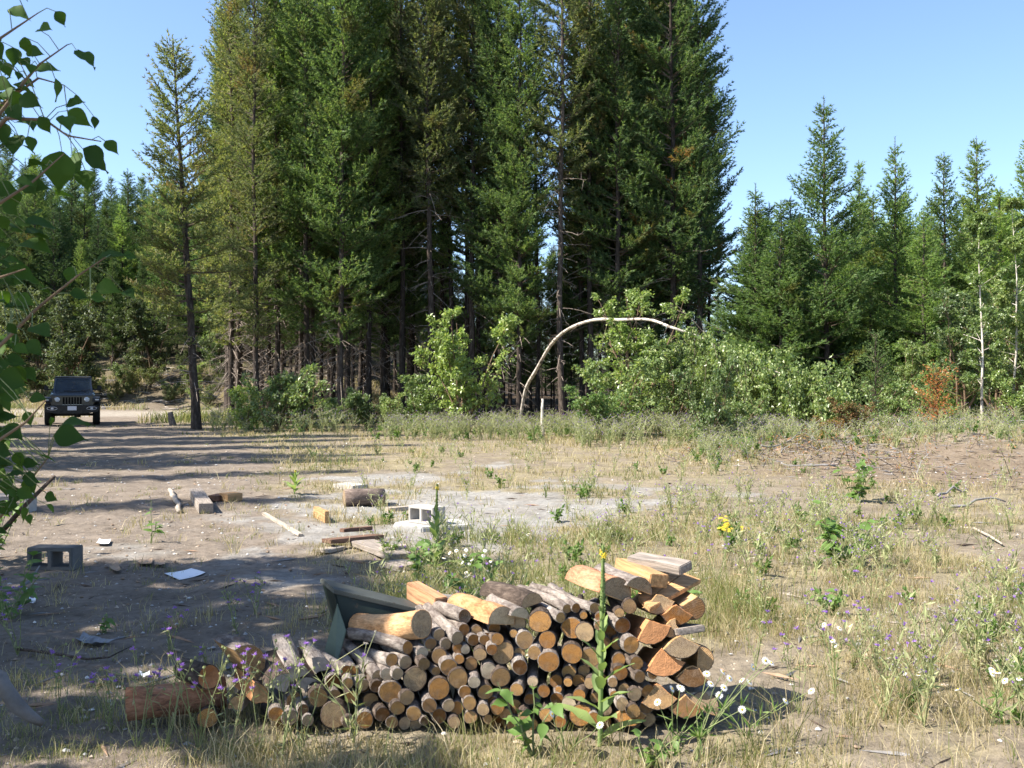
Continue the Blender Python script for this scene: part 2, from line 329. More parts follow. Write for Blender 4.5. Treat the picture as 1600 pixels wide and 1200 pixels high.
# ------------------------------------------------------------------ conifers
def conifer(name, seed, H, cb, Rmax, mat, dens=1.0, up_top=55, up_low=-5, lean=0., dead=.5, shape=.75, whorl=.42, nb=(4, 6), tuft=.11, tr=None, mat2=None, kseg=5, asym=0):
    """prototype: Empty > trunk, limbs, crown.  cb = crown base as a fraction of H"""
    rg = np.random.default_rng(seed)
    tr = tr or H * .0085
    hs = np.linspace(0, H, 14); wob = np.cumsum(rg.normal(size=(14, 2)) * .018 * H / 14, 0); wob[0] = 0
    ax = np.stack([wob[:, 0] + lean * hs, wob[:, 1], hs], -1)
    trunk = MB(); rr = tr * (1 - hs / H) ** .8 + .008; rr[0] *= 1.25
    tube(trunk, ax, rr, 8)
    limbs = MB(); crown = MB()
    at = lambda z: np.array([np.interp(z, hs, ax[:, k]) for k in range(3)])
    z = cb * H
    while z < H * .965:
        u = (z - cb * H) / (H * (1 - cb))
        prof = min(1, u / .18 + .35) * (1 - u) ** shape
        for k in range(rg.integers(nb[0], nb[1] + 1)):
            if rg.random() > .55 + .45 * dens: continue
            a = rg.random() * 2 * pi; L = Rmax * prof * (.6 + .55 * rg.random()) * (1 + asym * cos(a)) + .08
            e = radians(up_low + (up_top - up_low) * u ** 1.1 + rg.normal() * 9)
            hd = np.array([cos(a), sin(a), 0]); t = np.linspace(0, 1, 5)
            p0 = at(z + rg.normal() * .08)
            pts = p0 + np.outer(t * L * cos(e), hd) + np.outer(L * (np.sin(e) * t + .22 * t ** 2.2), [0, 0, 1.])
            tube(limbs, pts, np.linspace(.012 + .010 * L, .004, 5), 3)
            # shoots
            ns = max(3, int(L / .115 * dens)); ts = np.linspace(.22 if L > .8 else .1, 1.0, ns) + rg.normal(size=ns) * .02
            sp = np.stack([np.interp(ts, t, pts[:, q]) for q in range(3)], -1)
            side = np.array([-hd[1], hd[0], 0]); sg = np.where(np.arange(ns) % 2 == 0, 1, -1) * (.5 + .7 * rg.random(ns))
            sd = unit(hd * .75 + np.outer(sg, side) + np.outer(.35 + .35 * rg.random(ns) + rg.normal(size=ns) * .3, [0, 0, 1.]))
            sd[-1] = unit(hd * .7 + np.array([0, 0, .6]))
            sl = np.clip((.20 + .30 * (1 - ts)) * (.6 + .7 * rg.random(ns)) * min(1.3, .55 + L * .45), .1, .7)
            m = np.maximum(2, (sl / .075).astype(int)); idx = np.repeat(np.arange(ns), m)
            fr = np.concatenate([np.linspace(.12, 1, q) for q in m])
            bp = sp[idx] + sd[idx] * (sl[idx] * fr)[:, None] + np.outer((sl[idx] * fr) ** 2 * .35, [0, 0, 1.])
            bp = np.repeat(bp, kseg, 0); bd = np.repeat(sd[idx], kseg, 0)
            n = len(bp); dd = bd * 1.0 + unit(rg.normal(size=(n, 3))) * .75
            blades(crown, bp + rg.normal(size=(n, 3)) * .012, dd, tuft * (.75 + .5 * rg.random(n)), .030 * (tuft / .11) * (.7 + .6 * rg.random(n)), 1 if (mat2 is not None and rg.random() < .22 + .3 * (cos(a) < -.3)) else 0, rg)
        z += whorl * (.75 + .5 * rg.random()) * (1 - .3 * min(u, .6) + .9 * max(0, u - .75))
    # leader
    zz = np.repeat(np.linspace(H * .93, H * 1.0, 12), 5); n = len(zz)
    blades(crown, np.stack([np.interp(zz, hs, ax[:, 0]), np.interp(zz, hs, ax[:, 1]), zz], -1), rg.normal(size=(n, 3)) * .8 + np.array([0, 0, 1.2]), np.full(n, tuft * .85), np.full(n, .022), 0, rg)
    # dead lower branches
    zd = H * .06
    while zd < cb * H + H * .08 and dead > 0:
        for k in range(rg.integers(2, 5)):
            if rg.random() > dead: continue
            a = rg.random() * 2 * pi; L = Rmax * (.25 + .6 * rg.random()); e = radians(-8 + rg.normal() * 16)
            hd = np.array([cos(a), sin(a), 0]); t = np.linspace(0, 1, 4)
            pts = at(zd) + np.outer(t * L * cos(e), hd) + np.outer(L * (sin(e) * t - .2 * t ** 2), [0, 0, 1.])
            tube(limbs, pts, np.linspace(.016, .005, 4), 3, 1)
            for q in range(rg.integers(2, 5)):
                b0 = pts[1] + (pts[3] - pts[1]) * rg.random(); d = unit(hd + rg.normal(size=3) * .8) * L * .35 * rg.random()
                tube(limbs, [b0, b0 + d * .5 + [0, 0, -.02], b0 + d], [.008, .006, .003], 3, 1)
        zd += .32 * (.6 + .8 * rg.random())
    o = link(name, None)
    trunk.obj('trunk', M_BARK, o, True); limbs.obj('limbs', [M_LIMB, M_TWIG], o)['kind'] = 'stuff'; crown.obj('crown', [mat, mat2 or mat], o)['kind'] = 'stuff'
    o['H'] = H
    return o

def used(proto): return proto.get('used', 0)
def plant(proto, x, y, label, cat, group=None, s=1.0, rz=None, z=None, sz=None, mat=None, name=None):
    if not used(proto): proto['used'] = 1; o = proto
    else: o = copy_tree(proto)
    if 'H' in o: del o['H']
    o.location = (x, y, (gz(x, y) if z is None else z) - .03); o.rotation_euler = (0, 0, R.random() * 6.28 if rz is None else rz)
    o.scale = (s, s, sz or s)
    if 'group' in o: del o['group']
    tag(o, label, cat, group)
    if name: o.name = name
    if mat is not None:
        for ch in o.children:
            if ch.name.startswith('crown'): ch.material_slots[0].link = 'OBJECT'; ch.material_slots[0].material = mat
    return o

TALL = [conifer('pine_tree', 100 + k, 21 + k * .4, [.20, .32, .17, .38, .15][k], [2.0, 1.8, 2.2, 1.7, 2.3][k],
        [M_NEEDLE, M_NEEDLE_OLV, M_NEEDLE, M_NEEDLE_OLV, M_NEEDLE][k], dens=[1, .85, 1, .85, 1][k], dead=.7, up_top=62, up_low=6, shape=.42, whorl=.46, tuft=.15, kseg=6, tr=.125) for k in range(5)]
RUST = conifer('pine_tree', 131, 21, .24, 2.3, M_NEEDLE, dens=.95, dead=.6, up_low=4, shape=.4, whorl=.46, mat2=M_NEEDLE_RUST, tuft=.15, kseg=6, tr=.14)
BROWN = conifer('pine_tree', 133, 20, .16, 1.9, M_NEEDLE_OLV, dens=.85, dead=.95, up_low=2, shape=.42, whorl=.46, tuft=.14, tr=.12)
YOUNG = [conifer('young_pine_tree', 140 + k, 13, [.05, .08, .04, .12][k], [3.3, 2.7, 3.4, 2.6][k], [M_NEEDLE_BRIGHT, M_NEEDLE_BRIGHT, M_NEEDLE_BRIGHT, M_NEEDLE][k], dens=1.0, up_top=60, up_low=-4, dead=.0, shape=[1.0, .95, 1.1, .9][k], whorl=.42, tuft=.15, kseg=5) for k in range(4)]
LONE = conifer('lone_pine_tree', 150, 13.6, .22, 2.2, M_NEEDLE_OLV, dens=1.0, up_top=52, up_low=-8, lean=-.058, dead=.9, shape=.5, whorl=.46, tr=.155, nb=(4, 6), tuft=.14, kseg=5)
FIR = [conifer('small_fir_tree', 160, 2.6, .04, .75, M_NEEDLE_BLU, dens=1.6, up_top=45, up_low=8, dead=0, shape=.9, whorl=.15, tr=.03, tuft=.055),
       conifer('small_fir_tree', 161, 1.7, .04, .75, M_NEEDLE_BRIGHT, dens=1.7, up_top=40, up_low=5, dead=0, shape=.8, whorl=.13, tr=.03, tuft=.055, mat2=M_NEEDLE_DEAD)]
HT = {}
for p in TALL + YOUNG + [RUST, BROWN, LONE] + FIR: HT[p.name] = p['H']

def X(px, d): return (px - 800) / F * d
def grow(proto, px, d, label, cat='pine tree', group=None, top=None, h=None, **k):
    """stand a tree at the photo column px, d metres away, its top at the photo row 'top'"""
    x = X(px, d); g = gz(x, d); Hp = HT[proto.name.split('.')[0]] if proto.name.split('.')[0] not in HT else HT[proto.name]
    if top is not None: h = CAM_H + (600 - top) / F * d - g
    s = (h or Hp) / Hp
    return plant(proto, x, d, label, cat, group, s=max(.35, min(1.35, s * k.pop('w', 1.0))), sz=s, **k)

# the lone pine beside the track
plant(LONE, X(307, 35.4), 35.4, 'lone thin pine with sparse crown and bare lower trunk beside the parked car', 'pine tree', rz=0.0)

# front of the dense stand: (column, distance, prototype, height, what tells it apart)
front = [
 (362, 43, BROWN, 20, 'brownish pine at the end of the dense stand nearest the lone pine'),
 (398, 41, BROWN, 19, 'brown-needled pine, second along the dense stand from the lone pine'),
 (432, 44, TALL[0], 22, 'full green pine, third along the dense stand from the lone pine'),
 (478, 42, TALL[2], 22, 'thick green pine above the low shrubs, fourth from the lone pine'),
 (532, 41, TALL[4], 22, 'bushy pine with foliage hanging low over the shrubs, fifth from the lone pine'),
 (576, 43, TALL[0], 21, 'green pine with pale dead side branches, sixth from the lone pine'),
 (628, 44, TALL[1], 22, 'slender pine above the edge of the bright leafy bush, seventh from the lone pine'),
 (668, 42, TALL[3], 23, 'slim dark-trunked pine directly above the bright leafy bush'),
 (705, 45, TALL[3], 23, 'slim pine with bare trunk against sky gaps above the leafy bush'),
 (738, 43, TALL[1], 22, 'dark straight pine just past the leafy bush towards the bent birch'),
 (782, 42, TALL[4], 20, 'dense full pine standing between the leafy bush and the bent birch'),
 (812, 41.5, TALL[2], 18.5, 'pine rising beside the foot of the bent birch'),
 (880, 41, TALL[3], 23, 'pale straight-trunked thin pine behind the rise of the bent birch arch'),
 (922, 43, TALL[1], 22, 'dark-trunked pine behind the start of the birch arch'),
 (968, 42, TALL[0], 21.5, 'dense green pine behind the top of the birch arch'),
 (1012, 44, TALL[4], 22, 'broad dark pine behind the middle of the birch arch'),
 (1050, 42, RUST, 22, 'pine with rusty orange needle patches above the birch arch'),
 (1094, 42.5, RUST, 19.6, 'outermost rusty pine where the tall stand ends against open sky'),
]
for px, d, pr, h, lab in front: grow(pr, px, d, lab, group='front row of the tall pine stand', h=h, w=1.0)
# deeper rows
k = 0
for d0 in (46, 49, 52.5, 56.5, 61, 67, 74):
    px = 352 + R.random() * 25
    while px < 1118:
        d = d0 + R.normal() * .8
        gap = (800 < px < 905 and d0 > 48) or (675 < px < 765 and d0 > 50)
        if True:
            pr = TALL[[0, 1, 3, 2, 4, 3][k % 6]] if px > 430 else [BROWN, TALL[0]][k % 2]
            hh = 20 + R.random() * 3 if px < 1080 else 16 + R.random() * 2.5
            if gap: hh = 8 + R.random() * 3
            grow(pr, px, d, 'tall slim pine deep inside the dark dense stand', group='pines inside the dense stand', h=hh * (1.0 if d < 58 else 1.05), w=.92)
        k += 1
        px += (40 + R.random() * 34) * 48 / d0 * (1.0 if d0 < 60 else 1.05)

# understorey closing the view at the back of the stand
for d0 in (80, 86):
    px = 380 + R.random() * 20
    while px < 1180:
        grow(YOUNG[int(R.integers(4))], px, d0 + R.normal(), 'low conifer glimpsed between trunks at the back of the stand', group='understorey behind the stand', h=6 + 4 * R.random(), w=1.3); px += 42 + 22 * R.random()
# young pines on the right
right = [
 (1288, 44, 150, YOUNG[0], 1.1, 'tallest pointed young pine, standing free against the sky past the tall stand'),
 (1398, 45, 212, YOUNG[2], 1.0, 'pointed young pine, second tallest of the open row past the stand'),
 (1523, 46, 215, YOUNG[3], 1.1, 'young pine with open candelabra top above the slender birch'),
 (1475, 47, 238, YOUNG[1], 1.0, 'narrow young pine beside the candelabra-topped one'),
 (1602, 50, 208, YOUNG[2], 1.0, 'young pine cut by the edge of the view above the birches'),
 (1342, 48, 250, YOUNG[1], .9, 'narrow young pine between the two tallest pointed ones'),
 (1220, 44, 312, YOUNG[1], 1.35, 'short young pine nearest the tall stand'),
 (1182, 45, 286, YOUNG[2], 1.3, 'short dark young pine tucked against the rusty pine'),
 (1442, 43, 330, YOUNG[2], 1.4, 'low bright young pine filling the gap below the narrow one'),
 (1562, 44, 292, YOUNG[1], 1.4, 'broad low young pine behind the slender birch'),
 (1368, 47, 300, YOUNG[3], 1.3, 'low young pine behind the second tallest pointed one'),
 (1252, 46, 330, YOUNG[2], 1.4, 'low young pine behind the tallest pointed one'),
 (1640, 47, 250, YOUNG[0], 1.0, 'young pine just past the edge of the view'),
]
for px, d, top, pr, w, lab in right: grow(pr, px, d - 6.0, lab, group='young pines past the stand', top=top, w=w)
for d0 in (44.5, 49, 55, 62):
    px = 1175 + R.random() * 30
    while px < 1680:
        grow(YOUNG[int(R.integers(4))], px, d0 + R.normal(), 'young pine hidden behind the open row', group='young pines behind the open row', top=300 + R.random() * 60, w=1.35)
        px += 44 + R.random() * 30

# trees on the hillside beyond the track
hill_protos = YOUNG + [TALL[0], TALL[2]]
n_h = 0; row_n = {}
for d0, step in ((77, 34), (84, 34), (92, 30), (101, 28), (111, 26), (122, 24), (134, 22)):
    px = -240 + R.random() * 30
    while px < 395:
        d = d0 + R.normal() * 2
        pr = hill_protos[int(R.integers(len(hill_protos)))]
        h = 9 + R.random() * 6 if d0 > 80 else 7 + R.random() * 5
        if px > 150 and d0 > 100: h *= .8
        row = {77: 'along the top of the bank beyond the track', 134: 'along the skyline of the hill'}.get(d0); kk = row_n[d0] = row_n.get(d0, 0) + 1
        grow(pr, px, d, f'hillside conifer, {ORD[kk - 1]} from the left {row}' if row else 'conifer among the hazy trees on the hillside beyond the track', group='conifers on the hillside', h=h * 1.08, w=1.25, mat=M_NEEDLE_BLU if R.random() < .65 else None)
        px += step * (.7 + .7 * R.random()); n_h += 1

# ------------------------------------------------------------------ broadleaf trees and shrubs
def broadleaf(name, seed, H, Rad, nleaf, lsize, mat, stems=4, smat=None, low=.1, spread=.5, twig=.5, droop=.2, sr=None):
    rg = np.random.default_rng(seed); wood = MB(); lv = MB(); tips = []
    for s in range(stems):
        a = rg.random() * 2 * pi; out = Rad * spread * (.3 + .7 * rg.random()) * (0 if stems == 1 else 1); Hs = H * (.7 + .3 * rg.random()) if stems > 1 else H
        t = np.linspace(0, 1, 7)
        pts = np.stack([cos(a) * out * t ** 1.2, sin(a) * out * t ** 1.2, Hs * t], -1) + np.cumsum(rg.normal(size=(7, 3)) * (.02 if stems > 1 else .006) * H * np.array([1, 1, 0]), 0)
        pts[0] = [cos(a) * .06, sin(a) * .06, 0]
        r0 = sr or H * .011
        tube(wood, pts, np.linspace(r0, .006, 7), 6)
        nbr = int(7 + Hs * 4)
        for b in range(nbr):
            u = low + (1 - low) * rg.random() ** .8; p = np.array([np.interp(u, t, pts[:, q]) for q in range(3)])
            aa = rg.random() * 2 * pi; L = Rad * (.35 + .65 * rg.random()) * (1.15 - u) ** .6 * (.7 if stems > 1 else 1)
            d = unit(np.array([cos(aa), sin(aa), .45 + .5 * u + rg.normal() * .2])); tt = np.linspace(0, 1, 4)
            bp = p + np.outer(tt * L, d) + np.outer(-droop * L * tt ** 2, [0, 0, 1.])
            tube(wood, bp, np.linspace(.35 * r0 * (1 - u * .6) + .003, .003, 4), 3)
            for q in range(4):
                b0 = bp[1] + (bp[3] - bp[1]) * rg.random(); dd = unit(d + rg.normal(size=3) * .7); l2 = twig * (.3 + .7 * rg.random()) * min(1, L)
                tube(wood, [b0, b0 + dd * l2 * .5, b0 + dd * l2 - [0, 0, droop * l2 * .3]], [.005, .004, .002], 3)
                tips.append((b0, b0 + dd * l2))
            tips.append((bp[1], bp[3]))
    A = np.array([x[0] for x in tips]); B = np.array([x[1] for x in tips])
    i = rg.integers(len(tips), size=nleaf); f = rg.random((nleaf, 1)) ** .8
    base = A[i] + (B[i] - A[i]) * f + rg.normal(size=(nleaf, 3)) * lsize * .45
    d = unit(B[i] - A[i]) * .5 + rg.normal(size=(nleaf, 3)) * .6 + np.array([0, 0, -.35])
    L = lsize * (.6 + .7 * rg.random(nleaf)); leaves(lv, base, d, L, L * .62, 0, rg)
    o = link(name, None)
    wood.obj('stem', smat or M_WOODSTEM, o, True)['kind'] = 'stuff'; lv.obj('crown', mat, o)['kind'] = 'stuff'; return o

SHRUB = [broadleaf('leafy_shrub', 200, 3.6, 2.0, 9000, .11, M_LEAF, 6, low=.15, spread=.85),
         broadleaf('leafy_shrub', 201, 2.2, 1.5, 5500, .10, M_LEAF, 7, low=.1, spread=.9),
         broadleaf('leafy_shrub', 202, 1.5, 1.1, 3200, .085, M_LEAF_PALE, 8, low=.1, spread=.9),
         broadleaf('leafy_shrub', 203, 4.6, 2.0, 10000, .10, M_LEAF, 5, low=.12, spread=.6)]
ASPEN = [broadleaf('slender_birch_tree', 210, 7.0, 1.6, 15000, .095, M_LEAF, 1, M_BIRCH, low=.14, sr=.05, droop=.1),
         broadleaf('slender_birch_tree', 211, 7.6, 1.5, 15000, .095, M_LEAF_PALE, 1, M_BIRCH, low=.1, sr=.05, droop=.1)]
BROADHILL = broadleaf('hillside_broadleaf_tree', 220, 6.0, 2.6, 11000, .16, M_LEAF_PALE, 6, low=.12, spread=.9)
BIGLEAF = broadleaf('shade_tree', 230, 9.5, 3.0, 13000, .13, M_LEAF, 3, low=.22, spread=.5)
def shrub(pr, px, d, label, cat='shrub', group=None, s=1., sz=None, **k): return plant(pr, X(px, d), d, label, cat, group, s=s, sz=sz, **k)

# along the foot of the stand
shrub(SHRUB[0], 722, 33.5, 'big bright leafy bush between the low shrubs and the bent birch', group='bushes along the stand', s=1.0, sz=1.15)
shrub(SHRUB[1], 655, 36, 'lower dark-green bush against the side of the big leafy bush', group='bushes along the stand', s=.95)
for px, d, pr, s, lab in [(385, 33.5, 1, .75, 'low leafy shrub nearest the lone pine trunk'), (430, 33, 2, 1.35, 'low pale shrub, second past the lone pine'), (478, 33, 2, 1.3, 'low pale shrub in the middle of the shrub row'),
                          (520, 35, 1, .55, 'low shrub in the row under the low-hanging pine foliage'), (575, 35.5, 2, .9, 'small pale shrub before the big leafy bush'), (612, 35, 2, .8, 'small pale shrub touching the big leafy bush')]:
    shrub(SHRUB[pr], px, d, lab, group='low shrubs along the stand', s=s)
shrub(SHRUB[3], 1000, 33.6, 'tall pointed leafy bush standing under the bent birch arch', group='bushes along the stand', s=1.05, sz=1.05)
shrub(SHRUB[1], 960, 30.5, 'rounded bush in front of the arch with pale green leaves', group='bushes along the stand', s=1.15, mat=M_LEAF_PALE)
shrub(SHRUB[0], 1060, 33, 'spreading bush under the falling side of the arch', group='bushes along the stand', s=.85, mat=M_LEAF_PALE)
shrub(SHRUB[2], 940, 28.5, 'small bushy young plant at the front edge under the arch', group='bushes along the stand', s=.95, mat=M_NEEDLE_BRIGHT)
shrub(SHRUB[1], 1110, 24.5, 'narrow leafy sapling standing forward of the bent birch', group='bushes along the stand', s=.62, sz=.95)
shrub(SHRUB[2], 1150, 25.5, 'grey-green bush beside the forward sapling', group='bushes along the stand', s=.8, mat=M_LEAF_PALE)
shrub(SHRUB[1], 1270, 32, 'shadowed bush below the drooping birch tip', group='bushes along the stand', s=.7)
shrub(SHRUB[2], 1335, 25.5, 'shrub with rusty red leaves next to the slash heap', group='bushes along the stand', s=.6, mat=M_LEAF_RUST)
shrub(SHRUB[2], 1390, 26.5, 'green shrub between the rusty shrub and the half-dead fir', group='bushes along the stand', s=.9, mat=M_LEAF)
shrub(SHRUB[2], 1300, 24.5, 'low reddish shrub on the slash heap', group='bushes along the stand', s=.4, mat=M_LEAF_RUST)
shrub(ASPEN[0], 1535, 30.5, 'slender white-stemmed birch beside the clearing edge', 'birch tree', 'slender birches', s=.86, sz=.86)
shrub(ASPEN[1], 1580, 31.5, 'taller slender birch behind the white-stemmed one', 'birch tree', 'slender birches', s=.9, sz=.86)
shrub(ASPEN[1], 1640, 31, 'slender birch just beyond the edge of the view', 'birch tree', 'slender birches', s=.9)
shrub(SHRUB[1], 1590, 30, 'leafy undergrowth bush around the feet of the birches', group='bushes along the stand', s=.8)
shrub(SHRUB[0], 1500, 37, 'dark bush in the shade behind the birches', group='bushes along the stand', s=.8)
shrub(FIR[0], 1368, 30, 'small green fir standing in the shade behind the shrubs', 'fir tree', None, s=1.0)
shrub(FIR[1], 1464, 25.0, 'small half-dead fir with orange needles and a green top', 'fir tree', None, s=.95)
# undergrowth filling the dark edge on the right and the interior of the stand
for px, d, s in [(1180, 39, .9), (1240, 40, .9), (1300, 39, 1.), (1360, 38, .9), (1430, 38, 1.), (1470, 40, 1.), (1560, 39, 1.), (1120, 40, 1.), (1060, 41, .8)]:
    grow(YOUNG[int(R.integers(4))], px, d, 'low dark conifer in the shade under the young pines', group='low conifers at the shaded edge', h=2.8 + 2.4 * R.random(), w=1.6, mat=M_NEEDLE)
for px, d, s, lab_ in [(1500, 32, .9, 'pale leafy sapling beside the white-stemmed birch'), (1610, 33, 1.0, 'pale leafy sapling between the outer birches'), (1560, 34.5, 1.0, 'bushy sapling behind the two slender birches'), (1420, 34, .6, 'low leafy bush in the dark edge behind the small fir')]:
    shrub(SHRUB[3], px, d, lab_, 'sapling', 'leafy saplings by the birches', s=s, mat=M_LEAF_PALE)
# beyond the track
for px, d, s, mat, lab in [(240, 70, 1.0, M_LEAF_HILL, 'rounded grey-green tree on the bank behind the lone pine'), (105, 64, 1.25, M_LEAF_HILL, 'glossy broadleaf tree rising behind the parked car'), (60, 74, 1.0, M_LEAF_HILL, 'dark broadleaf tree on the bank behind the car roof'),
                           (175, 75, .8, M_LEAF_HILL, 'small pale tree on the bank between the car and the lone pine'), (340, 72, .9, M_LEAF_PALE, 'pale tree seen through the brown end of the stand'), (20, 66, 1.1, M_LEAF_HILL, 'broadleaf tree half hidden behind the overhanging leaves'), (135, 78, .6, M_LEAF_RUST, 'small yellowing tree on the bank above the car')]:
    shrub(BROADHILL, px, d, lab, 'broadleaf tree', 'broadleaf trees beyond the track', s=s, mat=mat)
j = 0
for px, d, s, lab in [(140, 67, .6, 'small bush low on the bank just past the car'), (185, 66, .5, 'small bush on the bank above the pale track'), (235, 68, .7, 'bush on the bank left of the lone pine trunk'), (265, 64, .5, 'small bush at the bank foot by the lone pine'), (325, 63, .7, 'bush on the bank seen past the lone pine trunk'), (210, 71, .8, 'bush at the top of the bank under the rounded tree'), (90, 70, .7, 'bush on top of the bank above the car roof')]:
    shrub(SHRUB[j % 3], px, d, lab, 'bush', 'bushes on the bank', s=s * [.7, 1, 1.3][j % 3], mat=M_LEAF_HILL); j += 1

for k in range(26):
    px, d = -20 + 400 * R.random(), 64 + 10 * R.random()
    if 60 < px < 170 and d < 60: continue
    shrub(SHRUB[k % 3], px, d, 'low bush among the brush covering the bank beyond the track', 'bush', 'low brush bushes on the bank', s=(.45 + .5 * R.random()) * [.5, .8, 1.1][k % 3], mat=[M_LEAF_PALE, M_LEAF_HILL, M_NEEDLE_OLV][int(R.integers(3))])
# trees left of the view: only their shade and the nearest boughs enter it
for i, (x, y, pr, s) in enumerate([(-17.5, 33, TALL[0], .78), (-20, 29.5, TALL[2], .82), (-16.5, 26.5, TALL[4], .70), (-19, 23.5, TALL[0], .8), (-14.2, 22.2, TALL[2], .62), (-22, 36, TALL[4], .9), (-13.5, 19.3, YOUNG[0], .95), (-24, 27, TALL[1], .9), (-13.4, 10.2, TALL[1], .58), (-14.8, 14.2, TALL[3], .62), (-15.5, 17.0, TALL[0], .68)]):
    plant(pr, x, y, 'pine beside the track outside the view, shading the dirt yard', 'pine tree', 'pines shading the yard', s=s)
for i, (x, y, s) in enumerate([(-6.9, 6.6, .80), (-6.3, 4.6, .78), (-4.0, 2.1, .60), (-5.7, 3.2, .64), (-8.8, 5.0, .95)]):
    plant(BIGLEAF, x, y, 'leafy tree outside the view, shading the near ground', 'broadleaf tree', 'trees shading the near ground', s=s)
for i, (x, y, s) in enumerate([(-11.5, 2.6, .5), (-10.8, 6.0, .5)]):
    plant(TALL[i], x, y, 'pine outside the view, shading the near ground', 'pine tree', 'pines shading the near ground', s=s)

# ------------------------------------------------------------------ the bent birch
def bent_birch():
    o = thing('bent_birch_tree', (X(812, 40.5), 40.5, 0), 'white birch bent over into a long arch with its leafy top touching down', 'birch tree')
    pp = [(812, 652, 40.5), (822, 612, 39.6), (836, 577, 38.4), (858, 544, 37.0), (888, 517, 35.6), (925, 503, 34.2), (965, 499, 33.2), (1010, 503, 32.4), (1050, 511, 31.5), (1090, 524, 31.3), (1130, 545, 30.6), (1175, 566, 30.0), (1225, 585, 29.5), (1275, 603, 29.1), (1312, 628, 28.8)]
    pts = np.array([P(*q) for q in pp]) - np.array(o.location)
    pts[0, 2] = gz(*(o.location[:2])) - .05
    pts[1:-1] += np.random.default_rng(76).normal(size=(len(pts) - 2, 3)) * .045
    rr = np.array([.066, .064, .062, .06, .057, .054, .051, .047, .043, .039, .034, .028, .021, .014, .006])
    def spline(p, m=60):
        k = len(p); q = np.concatenate([[2 * p[0] - p[1]], p, [2 * p[-1] - p[-2]]]); u = np.linspace(0, k - 1 - 1e-6, m); i = u.astype(int); f = (u - i)[:, None]
        a, b, c, d = q[i], q[i + 1], q[i + 2], q[i + 3]; return .5 * (2 * b + (c - a) * f + (2 * a - 5 * b + 4 * c - d) * f ** 2 + (3 * b - a - 3 * c + d) * f ** 3), np.interp(u, np.arange(k), rr)
    sp_, sr_ = spline(pts); tr = MB(); tube(tr, sp_, sr_ * (1 + np.random.default_rng(75).normal(size=60) * .07), 9); tr.obj('trunk', M_BIRCH, o, True)
    rg = np.random.default_rng(77); lm = MB(); lv = MB()
    s = np.linspace(0, 1, len(pts)); tips = []
    for b in range(150):
        u = .60 + .40 * rg.random() ** .85; p = np.array([np.interp(u, s, pts[:, q]) for q in range(3)])
        L = (.5 + 1.5 * rg.random()) * (1.15 - .4 * abs(u - .8)); d = unit(np.array([.5 + rg.normal() * .5, rg.normal() * .8, .1 + rg.normal() * .45])); t = np.linspace(0, 1, 4)
        bp = p + np.outer(t * L, d) + np.outer(-1.05 * L * t ** 1.7, [0, 0, 1.]); bp[:, 2] = np.maximum(bp[:, 2], .1)
        tube(lm, bp, np.linspace(.010, .0025, 4), 4); tips += [(bp[0], bp[2]), (bp[1], bp[3]), (bp[2], bp[3])]
        for q in range(3):
            b0 = bp[1 + int(rg.integers(2))]; dd = np.array([rg.normal() * .4, rg.normal() * .4, -.5 - .5 * rg.random()]) * .6; e = b0 + dd; e[2] = max(e[2], .08)
            tube(lm, [b0, (b0 + e) / 2, e], [.005, .004, .002], 3); tips.append((b0, e))
    for k_ in range(26):
        u = .12 + .55 * rg.random(); p = np.array([np.interp(u, s, pts[:, q]) for q in range(3)]); d = rg.normal(size=3) * [.3, .3, .35] - [0, 0, .12]; tube(lm, [p, p + d * .5, p + d + [0, 0, -.08]], [.012, .008, .003], 4)
    for dx in (1085, 1100):
        a = np.array(P(dx, 525, 31.3)) - np.array(o.location); tube(lm, [a, a + [.03, 0, -.25], a + [.0, 0, -.6]], [.02, .015, .006], 5)
    for b in range(260):
        u = .66 + .34 * rg.random(); p = np.array([np.interp(u, s, pts[:, q]) for q in range(3)]); w_ = .25 + .75 * smooth(.66, .8, u); q = p + rg.normal(size=3) * [.35, .55, .32] * w_ + [0, 0, -.05]; tips.append((q, q + rg.normal(size=3) * .2 + [.1, 0, -.25]))
    A = np.array([x[0] for x in tips]); B = np.array([x[1] for x in tips]); n = 34000; i = rg.integers(len(tips), size=n)
    base = A[i] + (B[i] - A[i]) * rg.random((n, 1)) + rg.normal(size=(n, 3)) * .06
    d = rg.normal(size=(n, 3)) * .5 + np.array([.1, 0, -.8]); L = .105 * (.6 + .7 * rg.random(n)); base[:, 2] = np.maximum(base[:, 2], .06)
    leaves(lv, base, d, L, L * .62, 0, rg); lm.obj('limbs', M_LIMB, o)['kind'] = 'stuff'; lv.obj('crown', M_LEAF_PALE, o)['kind'] = 'stuff'
bent_birch()

